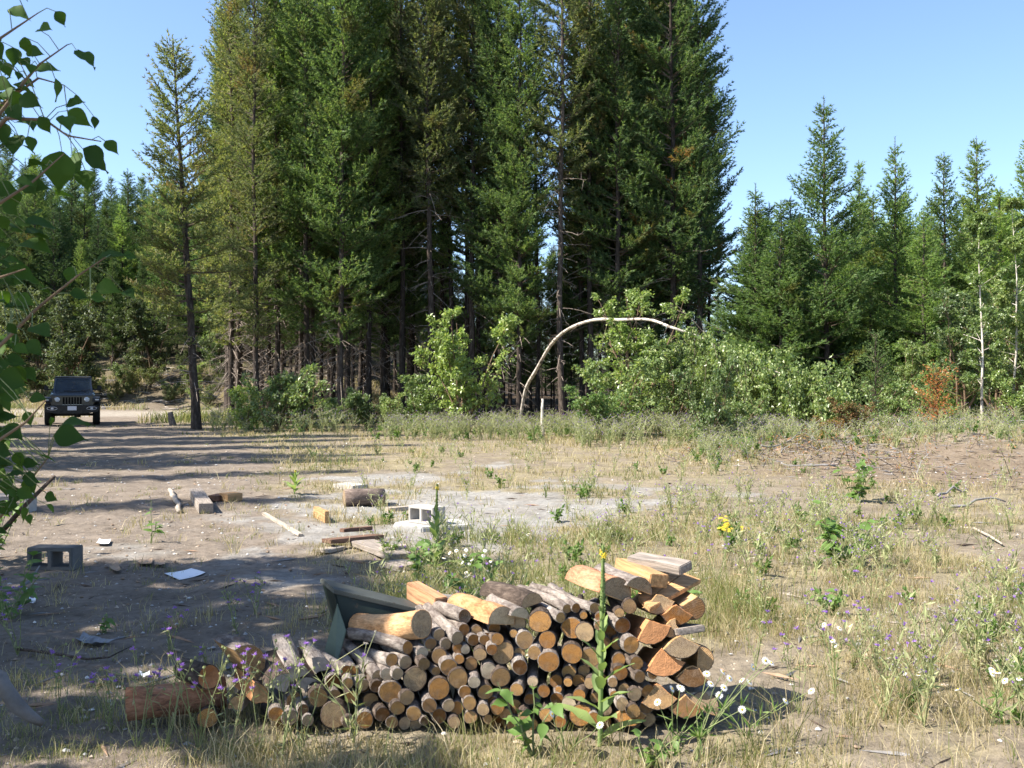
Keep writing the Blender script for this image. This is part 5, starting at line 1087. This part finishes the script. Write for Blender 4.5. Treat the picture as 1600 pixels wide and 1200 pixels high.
rg = np.random.default_rng(650); n = 3000; py = 652 + 52 * rg.random(n); d = CAM_H * F / (py - 600); px = 330 + 900 * rg.random(n); xy = np.column_stack([(px - 800) / F * d, d]); edge = 690 - 20 * (fbm(px / 60, py / 60, 67) - .5) - np.where(px < 560, 12, 0) + np.where(px > 900, 12, 0)
keep = (py < edge) & (d < 40); nz = fbm(xy[:, 0] * .35, xy[:, 1] * .35, 69); keep &= rg.random(n) < smooth(.38, .6, nz) + .12; xy = xy[keep][:800]; scatter('weeds', FARW, xy, .7 + .5 * rg.random(len(xy)), rg.choice(4, len(xy), p=[.3, .28, .27, .15]), 'tall grey-lavender weeds along the foot of the stand', 651)
rg = np.random.default_rng(652); n = 700; py = 655 + 75 * rg.random(n); d = CAM_H * F / (py - 600); px = 1090 + 520 * rg.random(n); xy = np.column_stack([(px - 800) / F * d, d]); xy = xy[masks(xy[:, 0], xy[:, 1])[2] < .5][:520]; scatter('weeds', FARW, xy, .5 + .4 * rg.random(len(xy)), rg.choice(4, len(xy), p=[.25, .25, .2, .3]), 'mixed weeds along the clearing edge under the birches', 653)
# stones, chips and twigs
def bits(name, xy, size, mats, mi, lab_, seed, flat=.6, stick=False):
    rg = np.random.default_rng(seed); n = len(xy); z = gh(xy[:, 0], xy[:, 1])
    oct_ = np.array([[1, 0, 0], [0, 1, 0], [-1, 0, 0], [0, -1, 0], [0, 0, 1], [0, 0, -1.]]); fo = np.array([[0, 1, 4], [1, 2, 4], [2, 3, 4], [3, 0, 4], [1, 0, 5], [2, 1, 5], [3, 2, 5], [0, 3, 5]])
    s = size[:, None, None] * (.6 + .7 * rg.random((n, 6, 1))) * (np.array([4.5, .35, .35]) if stick else np.array([1, 1, flat])); V = oct_[None] * s; a = rg.random(n) * 6.28; c, sn = np.cos(a)[:, None], np.sin(a)[:, None]
    W = np.stack([V[..., 0] * c - V[..., 1] * sn + xy[:, 0:1], V[..., 0] * sn + V[..., 1] * c + xy[:, 1:2], V[..., 2] + z[:, None] + size[:, None] * (.3 if stick else .2)], -1)
    o = link(name, raw_mesh(name, W.reshape(-1, 3), (fo[None] + np.arange(n)[:, None, None] * 6).reshape(-1, 3), np.repeat(mi, 8), mats)); return tag(o, lab_, None, None, 'stuff')
MS = [simple('stone_grey', (.34, .33, .32), .9, .2, var=.3), simple('stone_tan', (.40, .33, .26), .9, .2, var=.3), simple('stone_pale', (.58, .56, .53), .9, .2, var=.2), simple('clod', (.22, .165, .12), .95, .1, var=.3)]
xy, rg = wedge_pts(13000, 3.6, 26, 700); m_ = masks(xy[:, 0], xy[:, 1]); keep = rg.random(len(xy)) < .25 + .6 * m_[1] + .5 * m_[2]; xy = xy[keep]
bits('pebbles', xy, (.004 + .014 * rg.random(len(xy)) ** 3) * (1 + xy[:, 1] * .03), MS, rg.choice(4, len(xy), p=[.3, .25, .12, .33]), 'small stones and clods scattered over the dirt', 701)
rg = np.random.default_rng(710); n = 3000; xy = np.column_stack([6.0 + rg.normal(size=n) * 1.3, 21.0 + rg.normal(size=n) * 1.9]); xy2 = np.column_stack([5 + 7 * rg.random(1400), 15.5 + 7 * rg.random(1400)]); xy3, _ = wedge_pts(1300, 3.6, 16, 711); xy = np.concatenate([xy, xy2, xy3])
bits('wood_debris', xy, .006 + .028 * rg.random(len(xy)) ** 3, [M_DRIFT, M_PLANK_GREY, M_DARKBARK, simple('bark_chip', (.27, .18, .125), .9, .1)], rg.choice(4, len(xy), p=[.3, .15, .3, .25]), 'broken twigs, bark and wood chips of the slash heap', 712, stick=True)
rg = np.random.default_rng(720); n = 2200; xy = np.column_stack([-34 + 24 * rg.random(n), 61 + 13 * rg.random(n)])
bits('wood_debris', xy, .05 + .12 * rg.random(n) ** 2, [M_DRIFT, M_SPLIT_GREY, M_DARKBARK], rg.choice(3, n), 'grey slash and brush covering the bank beyond the track', 721, stick=True)

rg = np.random.default_rng(730); br_ = MB()
for k in range(420):
    near_ = k < 260; x = (6.0 + rg.normal() * 1.25) if near_ else 5.5 + 6.5 * rg.random(); y = (21.3 + rg.normal() * 1.4) if near_ else 16.5 + 7 * rg.random(); L = .15 + .55 * rg.random() ** 2; d = unit(np.array([rg.normal(), rg.normal(), .25 + .35 * abs(rg.normal())])); p0 = np.array([x, y, gz(x, y) - .02])
    mid = p0 + d * L * .5 + rg.normal(size=3) * .04; tube(br_, [p0, mid, p0 + d * L + rg.normal(size=3) * .06], [.009, .007, .003], 3, int(rg.integers(3)))
    if rg.random() < .6: tube(br_, [mid, mid + unit(rg.normal(size=3) + [0, 0, .4]) * L * .5], [.005, .002], 3, 0)
    n = 5; leaves(br_, np.repeat([mid], n, 0) + rg.normal(size=(n, 3)) * .08, rg.normal(size=(n, 3)), .05 + .05 * rg.random(n), .03 * np.ones(n), 3, rg)
tag(br_.obj('brush_debris', [M_DRIFT, M_DARKBARK, M_LIMB, M_LEAF_RUST]), 'dry twiggy brush with rusty leaves on the slash heap', None, None, 'stuff')
# ------------------------------------------------------------------ single plants
def hero_leaf_arr(L, W, curl=.15, fold=.25, tip=.25, n=8, wave=0., seed=0, wide=.38):
    """blade along +y, face up"""
    t = np.linspace(0, 1, n); w = np.where(t < wide, np.sin(t / wide * pi / 2) ** .7, np.cos(np.clip((t - wide) / (1 - wide), 0, 1) * pi / 2) ** (1 + tip * 2)) * W / 2; w[0] = W * .05; w[-1] = .0005
    z = -curl * L * t ** 2; rg = np.random.default_rng(seed); wv = wave * W * rg.normal(size=n)
    V = np.concatenate([np.stack([-w, t * L, z + fold * w + wv], -1), np.stack([0 * t, t * L, z], -1), np.stack([w, t * L, z + fold * w - wv], -1)])
    Fa = [f for i in range(n - 1) for a in (0, n) for f in ([a + i, a + n + i, a + n + i + 1], [a + i, a + n + i + 1, a + i + 1])]
    return V, np.array(Fa)
def frame(y, up):
    y = Vector(y).normalized(); x = y.cross(Vector(up)).normalized(); z = x.cross(y); return Matrix((x, y, z)).transposed().to_4x4()
def mullein(x, y, H, n, seed, label, ll=.2):
    rg = np.random.default_rng(seed); o = thing('mullein_plant', (x, y, gz(x, y)), label, 'plant')
    ml = leafmat(f'mullein_leaf', [(0, (.16, .23, .085)), (1, (.24, .32, .13))], .7, .2, .35, objvar=.25)
    s = MB(); tube(s, [(0, 0, -.02), (.006, 0, H * .4), (.012, 0, H * .8), (.015, 0, H)], [.011, .010, .009, .006], 7); s.obj('stem', ml, o, True)
    for k in range(n):
        u = (k / n) ** .9; L = ll * (1.05 - .8 * u) * (.8 + .4 * rg.random()); V, Fa = hero_leaf_arr(L, L * .34, .30 - .25 * u, .3, .1, seed=k, wave=.05, wide=.5); mb = MB(); mb.add(V, Fa); lf = mb.obj('leaf', ml, o, True)
        a = k * 2.4 + rg.normal() * .3; e = .55 + .7 * u + rg.normal() * .15; lf.matrix_local = Matrix.Translation((.010 * u, 0, .03 + H * .68 * u)) @ frame((cos(a) * cos(e), sin(a) * cos(e), sin(e)), (0, 0, 1) if e < 1.3 else (cos(a), sin(a), .1))
    sp = MB(); m = 260; t = rg.random(m); b = np.stack([.012 + .004 * t, 0 * t, H * (.66 + .33 * t)], -1); a = rg.random(m) * 6.28; leaves(sp, b, np.stack([np.cos(a), np.sin(a), .5 + 0 * a], -1), .017 * (1.15 - .5 * t), .010 * np.ones(m), 0, rg)
    fm = MB()
    for k in range(9):
        a = rg.random() * 6.28; zz = H * (.93 + .06 * rg.random()); flower_arr(fm, np.array([.016 + cos(a) * .014, sin(a) * .014, zz]), unit(np.array([cos(a), sin(a), .5])), .012, rg, 5, 0, 0)
    sk = sp.obj('flower_spike', ml, o); fm.obj('petals', M_YELLOW, sk)
x = X(937, 4.36); mullein(x, 4.36, .86, 22, 1, 'tall yellow-tipped mullein standing before the firewood stack', .20)
x = X(680, 8.5); mullein(x, 8.5, .72, 16, 2, 'mullein with yellow tip beside the concrete slab', .24)
x0, y0 = G(460, 775); mullein(x0, y0, .34, 14, 3, 'low leafy mullein rosette at the edge of the dirt yard', .26)

def knap_thing(px, d, H, seed, label, stems=4, fl=.42, group='purple knapweed plants in the near ground'):
    rg = np.random.default_rng(seed); x = X(px, d); o = thing('knapweed_plant', (x, d, gz(x, d) - .01), label, 'plant', group); st = MB(); lv = MB(); tips = []
    for s in range(stems):
        a = rg.random() * 6.28; ou = H * (.08 + .32 * rg.random()); top = np.array([cos(a) * ou, sin(a) * ou, H * (.7 + .3 * rg.random())]); t = np.linspace(0, 1, 5)[:, None]; p = top * t * np.array([1, 1, 1]) + np.array([0, 0, .12 * H]) * (t * (1 - t)) + rg.normal(size=(5, 3)) * .006; p[0] = 0
        tube(st, p, np.linspace(.0026, .0013, 5), 4); tips.append(p[-1])
        for b in range(rg.integers(1, 4)):
            q = p[2] + (p[4] - p[2]) * rg.random(); e = q + np.array([rg.normal() * .10, rg.normal() * .10, .07 + .1 * rg.random()]) * H * 1.5; tube(st, [q, (q + e) / 2 + [0, 0, .01], e], [.0016, .0014, .001], 4); tips.append(e)
        n = 9; i = rg.integers(4, size=n); f = rg.random((n, 1)); leaves(lv, p[i] + (p[i + 1] - p[i]) * f, rg.normal(size=(n, 3)) + [0, 0, .6], .02 + .032 * rg.random(n), .004 + .005 * rg.random(n), 0, rg)
    st.obj('stem', M_KNAP, o); lv.obj('foliage', M_KNAP, o)
    for e in tips:
        b = MB(); k = 8; an = np.arange(k) * 2 * pi / k; V = np.concatenate([[e - [0, 0, .012]], e + np.stack([np.cos(an) * .006, np.sin(an) * .006, np.full(k, -.004)], -1), e + np.stack([np.cos(an) * .004, np.sin(an) * .004, np.full(k, .003)], -1)])
        b.add(V, [[0, 1 + (i + 1) % k, 1 + i] for i in range(k)] + [f for i in range(k) for f in ([1 + i, 1 + (i + 1) % k, 1 + k + (i + 1) % k], [1 + i, 1 + k + (i + 1) % k, 1 + k + i])])
        fo = b.obj('flower', M_KNAP, o)
        if rg.random() < fl:
            pm = MB(); n = 22; blades(pm, np.repeat([e], n, 0) + rg.normal(size=(n, 3)) * .002, np.stack([rg.normal(size=n), rg.normal(size=n), .35 + .8 * rg.random(n)], -1), .017 * (.7 + .5 * rg.random(n)), np.full(n, .0055), 0, rg); pm.obj('petals', M_PURPLE, fo)
for i, (px, d, H, lab_) in enumerate([(215, 4.35, .36, 'knapweed before the stout sideways log'), (255, 4.30, .48, 'taller knapweed crossing the stout sideways log'), (310, 4.30, .55, 'knapweed before the ragged-ended log'), (360, 4.28, .42, 'knapweed below the bright half-round log'), (405, 4.26, .46, 'knapweed between the half-round log and grey chunks'), (440, 4.22, .52, 'dense purple knapweed before the grey split chunks'),
        (470, 4.24, .42, 'knapweed at the start of the round logs'), (175, 4.55, .30, 'low knapweed beyond the end of the sideways log'), (95, 4.9, .30, 'knapweed on the shaded ground behind the crooked branch'), (28, 5.9, .34, 'knapweed in shade below the shaded cinder block'), (6, 6.6, .30, 'knapweed at the very edge near the shaded cinder block'),
        (265, 5.9, .26, 'lone knapweed on the shaded dirt behind the loose logs'), (372, 6.3, .30, 'knapweed on the dirt behind the green box'), (398, 6.9, .26, 'knapweed further back on the dirt towards the planks'), (330, 4.9, .34, 'knapweed just behind the ragged-ended log')]):
    knap_thing(px, d, H, 800 + i, lab_)
for i, (px, d, H, lab_) in enumerate([(1305, 5.0, .46, 'knapweed with several purple heads past the daisies'), (1345, 5.5, .42, 'knapweed second past the daisies'), (1250, 4.8, .36, 'low knapweed near the daisies'), (1385, 4.9, .34, 'knapweed on the bare patch past the daisies'), (1430, 6.0, .38, 'knapweed in the straw grass'), (1500, 6.2, .36, 'knapweed among pale grass near the view edge'), (1360, 6.8, .40, 'knapweed before the leafy plant'), (1290, 6.1, .34, 'knapweed on the dry ground behind the daisies'), (1180, 5.6, .36, 'knapweed behind the end of the stack'), (1120, 7.6, .42, 'knapweed beyond the wide plank'), (1080, 8.4, .40, 'knapweed near the yellow flowers')]):
    knap_thing(px, d, H, 830 + i, lab_, group='purple knapweed plants in the open grass')
def daisy_thing(px, d, H, seed, label, stems=6, lean=(0, 0), group='daisy plants by the stack'):
    rg = np.random.default_rng(seed); x = X(px, d); o = thing('daisy_plant', (x, d, gz(x, d) - .01), label, 'plant', group); st = MB(); lv = MB()
    for s in range(stems):
        top = np.array([lean[0] + rg.normal() * .12, lean[1] + rg.normal() * .08, H * (.65 + .35 * rg.random())]); t = np.linspace(0, 1, 5)[:, None]; p = top * np.concatenate([t ** 1.3, t ** 1.3, t ** .9], 1) + rg.normal(size=(5, 3)) * .005; p[0] = [rg.normal() * .02, rg.normal() * .02, 0]
        tube(st, p, np.linspace(.0026, .0016, 5), 4); n = 7; i = rg.integers(3, size=n); leaves(lv, p[i], rg.normal(size=(n, 3)) + [0, 0, .7], .04 + .04 * rg.random(n), .010 * np.ones(n), 0, rg)
        fm = MB(); flower_arr(fm, p[-1], unit(np.array([rg.normal() * .6 + lean[0], -.5 + rg.normal() * .4, .8])), .016, rg, 13, 0, 1); fm.obj('flower', [M_WHITE, M_YELLOW], o)
    st.obj('stem', M_STEM, o); lv.obj('foliage', M_WEEDLEAF, o)
daisy_thing(1085, 4.25, .44, 1, 'daisies leaning out from the end of the firewood stack', 8, (.20, 0)); daisy_thing(1055, 4.30, .34, 2, 'daisies low against the split blocks of the stack', 6, (.12, 0)); daisy_thing(1160, 4.5, .30, 3, 'upright daisies past the end of the stack', 5)
daisy_thing(888, 4.22, .20, 4, 'single daisy before the sawn log ends', 2); daisy_thing(760, 7.6, .34, 5, 'daisies in the tall weeds behind the stack', 6); daisy_thing(700, 7.9, .32, 6, 'daisies beside the far mullein', 5); daisy_thing(1560, 4.7, .26, 7, 'daisies in the grass near the bottom edge past the knapweed', 6, group=None)
def leafy_thing(px, d, H, seed, label, n=40, ls=.09, Rr=.25, mat=None, name='leafy_plant', stems=5, group=None):
    rg = np.random.default_rng(seed); x = X(px, d); o = thing(name, (x, d, gz(x, d) - .01), label, 'plant', group); st = MB(); mat = mat or M_WEEDLEAF
    for s in range(stems):
        a = rg.random() * 6.28; top = np.array([cos(a) * Rr * (.3 + .7 * rg.random()), sin(a) * Rr * (.3 + .7 * rg.random()), H * (.55 + .45 * rg.random())]); t = np.linspace(0, 1, 5)[:, None]; p = top * np.concatenate([t ** .9, t ** .9, t], 1) + rg.normal(size=(5, 3)) * .01; p[0] = 0; tube(st, p, np.linspace(.006, .002, 5), 5)
        for k in range(n // stems):
            u = .2 + .8 * rg.random(); b = np.array([np.interp(u, t[:, 0], p[:, q]) for q in range(3)]); L = ls * (.55 + .7 * rg.random()); V, Fa = hero_leaf_arr(L, L * .6, .2, .3, .25, n=6, seed=k, wave=.04); mb = MB(); mb.add(V, Fa); lf = mb.obj('leaf', mat, o, True)
            a2 = rg.random() * 6.28; lf.matrix_local = Matrix.Translation(b) @ frame((cos(a2), sin(a2), rg.normal() * .4), (rg.normal() * .3, -.3 + rg.normal() * .3, 1))
    st.obj('stem', M_STEM, o)
leafy_thing(835, 4.24, .34, 1, 'low lobed green plant before the sawn log ends', 38, .075, .16); leafy_thing(1312, 8.7, .55, 2, 'bushy bright-green leafy plant in the grass beyond the daisies', 90, .13, .33, stems=9); leafy_thing(1338, 13.6, .70, 3, 'leafy plant before the scraped brown earth', 80, .13, .4, stems=8)
leafy_thing(235, 9.9, .42, 4, 'thin wilting leafy weed standing in the dirt yard', 12, .09, .14, stems=2); leafy_thing(165, 6.4, .14, 5, 'tiny green seedling in the shaded dirt', 12, .06, .06, stems=3); leafy_thing(1060, 6.8, .36, 6, 'weedy leafy plant behind the high end of the stack', 40, .08, .2)
leafy_thing(740, 7.2, .40, 7, 'leafy weed behind the peeled log', 50, .09, .25); leafy_thing(660, 7.9, .42, 8, 'drooping leafy weed at the end of the grey planks', 44, .10, .2); leafy_thing(560, 13.2, .22, 9, 'low leafy weed beside the barked log', 40, .09, .25); leafy_thing(1290, 7.2, .14, 10, 'small rosette on the dry ground past the daisies', 30, .08, .16)
leafy_thing(20, 6.8, .5, 11, 'leafy weed under the overhanging leaves by the cinder block', 50, .10, .25); leafy_thing(-10, 9.0, .8, 12, 'leafy sapling at the edge of the dirt yard', 60, .11, .35); leafy_thing(1010, 4.15, .2, 13, 'small yellow-flowered plant at the foot of the split blocks', 22, .06, .12, M_WEEDLEAF)
def yellow(px, d, H, seed, label):
    rg = np.random.default_rng(seed); x = X(px, d); o = thing('yellow_flower_plant', (x, d, gz(x, d) - .01), label, 'plant'); st = MB()
    for s in range(7):
        top = np.array([rg.normal() * .09, rg.normal() * .09, H * (.7 + .3 * rg.random())]); tube(st, [(0, 0, 0), top * [.4, .4, .5], top], [.003, .0025, .002], 4); fm = MB()
        for q in range(5): flower_arr(fm, top + rg.normal(size=3) * .022, unit(np.array([rg.normal() * .3, -.3, 1.])), .018, rg, 7, 0, 0)
        fm.obj('flower', M_YELLOW, o)
    st.obj('stem', M_STEM, o)
yellow(1133, 8.6, .42, 1, 'small clump of bright yellow flowers beyond the stack')

# ------------------------------------------------------------------ the overhanging poplar
def poplar():
    D = 3.0
    o = thing('poplar_sapling', (-2.35, 3.0, gz(-2.35, 3.0)), 'leafy poplar sapling reaching its big leaves in from the edge of the view', 'tree'); b0 = Vector(o.location); rg = np.random.default_rng(9)
    L_ = lambda px, py, d: np.array(Vector(P(px, py, d)) - b0)
    tr = MB(); tube(tr, [(0, 0, -.05), (.02, .02, .8), (-.02, .0, 1.7), (.03, .03, 2.6), (.02, 0, 3.5)], [.035, .03, .026, .02, .008], 8); tr.obj('trunk', M_WOODSTEM, o, True)
    br = [[(-380, 420, 3.0), (-120, 300, 3.0), (-10, 190, 3.0), (40, 125, 3.0), (62, 100, 3.0), (105, 70, 3.0)], [(-380, 500, 3.0), (-100, 260, 3.05), (0, 165, 3.05), (60, 122, 3.05), (100, 133, 3.05)], [(-380, 600, 3.0), (-100, 300, 2.9), (10, 185, 2.9), (70, 187, 2.9), (105, 212, 2.9), (158, 221, 2.9)],
          [(-380, 700, 3.0), (-150, 480, 2.8), (-20, 330, 2.8), (50, 285, 2.8), (100, 240, 2.85)], [(-380, 900, 3.0), (-150, 700, 2.9), (-20, 560, 2.9), (60, 480, 2.9), (120, 432, 2.9), (165, 402, 2.9)], [(-380, 1000, 3.0), (-150, 800, 2.7), (-20, 700, 2.7), (40, 660, 2.7), (72, 625, 2.7)],
          [(-380, 1050, 3.0), (-150, 900, 3.1), (-10, 820, 3.1), (40, 760, 3.1), (75, 715, 3.1)], [(-380, 650, 3.0), (-150, 520, 2.6), (-20, 440, 2.6), (40, 420, 2.6)], [(-380, 300, 3.0), (-100, 130, 3.0), (0, 60, 3.0), (60, 20, 3.0)]]
    paths = []
    for k, q in enumerate(br):
        p = np.array([L_(*z) for z in q]); p[0] = np.array([0, 0, p[0, 2]]); mb = MB(); tube(mb, p, np.linspace(.0085, .0016, len(p)), 6); mb.obj('branch', M_WOODSTEM, o, True); paths.append(p[1:])
    segs = [(p[i], p[i + 1]) for p in paths for i in range(len(p) - 1)]
    lst = [(55,82,38,-10),(72,106,48,5),(40,98,30,-35),(135,91,46,-38),(42,142,44,-20),(90,140,40,-82),(117,159,38,5),(125,185,48,-35),(105,191,40,-52),(148,192,24,-80),(71,196,34,-55),(47,192,36,-40),(22,225,48,-85),(5,210,42,-80),(175,230,30,-42),(152,250,54,-40),(92,270,68,-100),(115,257,52,-62),(135,282,42,-75),(57,257,46,170),
      (55,290,50,-5),(105,305,46,-5),(57,332,46,15),(12,297,46,-10),(70,352,60,-3),(5,132,40,-10),(15,160,46,-15),(10,172,36,-30),(25,177,40,-50),(55,384,66,-3),(67,369,60,-8),(175,400,60,20),(205,400,26,0),(110,432,36,-100),(170,450,46,-10),(202,460,32,-25),(125,461,32,-10),(155,466,26,-5),(35,431,74,-5),(5,387,36,30),(65,517,50,-20),(55,545,38,-45),(20,515,28,-60),(8,532,36,-20),
      (22,595,50,-20),(60,622,30,5),(10,632,32,-50),(25,565,40,-10),(72,456,22,-10),(20,677,52,-20),(80,659,16,-90),(122,660,56,8),(110,682,52,-6),(75,715,24,-20),(50,750,34,-20),(80,777,28,-30),(80,795,22,-50),(16,792,24,-90),(46,812,20,-80),(15,762,50,-15),(10,350,50,0),(-5,470,50,0),(-10,600,40,-10),(-8,260,44,-30),(30,20,44,-20),(70,45,36,-10),(-5,80,40,-60),(30,-10,44,-30),(-20,720,44,0),(5,705,40,-20),(30,740,36,10),(0,830,40,0),(25,800,34,-50),(95,30,30,-60),(-10,555,44,-35),(40,470,40,-15),(-15,400,46,20),(10,650,40,20)]
    lst += [(-25 + 75 * rg.random(), 60 + 780 * rg.random(), 20 + 20 * rg.random(), -90 + 110 * rg.random()) for _ in range(110)]
    for k, (px, py, lp, ang) in enumerate(lst):
        d = D + rg.normal() * .12; L = lp / F * d * (.84 + .14 * rg.random()); a = radians(ang); dr = np.array([cos(a), rg.normal() * .45, sin(a)]); c = L_(px, py, d); base = c - unit(dr) * L * .5
        best = min(segs, key=lambda s: np.linalg.norm((s[0] + s[1]) / 2 - base)); t = np.clip(np.dot(base - best[0], best[1] - best[0]) / np.dot(best[1] - best[0], best[1] - best[0]), 0, 1); q = best[0] + (best[1] - best[0]) * t
        thin = rg.random() < .3 or lp > 55; V, Fa = hero_leaf_arr(L, L * (.66 + .18 * rg.random()), .10 + .15 * rg.random(), .22 + .2 * rg.random(), .45, n=10, wave=.03, seed=k, wide=.36)
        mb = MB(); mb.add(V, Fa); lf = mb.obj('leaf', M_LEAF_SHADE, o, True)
        up = (rg.normal() * .35, -1.0 + rg.normal() * .3, .5) if not thin else (rg.normal() * .3, -.35 + rg.normal() * .2, 1.0)
        if abs(np.dot(unit(dr), unit(np.array(up)))) > .9: up = (.2, -.3, 1)
        MX = Matrix.Translation(base) @ frame(dr, up); lf.matrix_local = MX
        if np.linalg.norm(q - base) < .45:
            iv = MX.inverted(); pet = MB(); tube(pet, [tuple(iv @ Vector(v)) for v in (q, (q + base) / 2 + [0, 0, .012], base)], [.0016, .0013, .0012], 4); pet.obj('petiole', M_STEM, lf)
poplar()
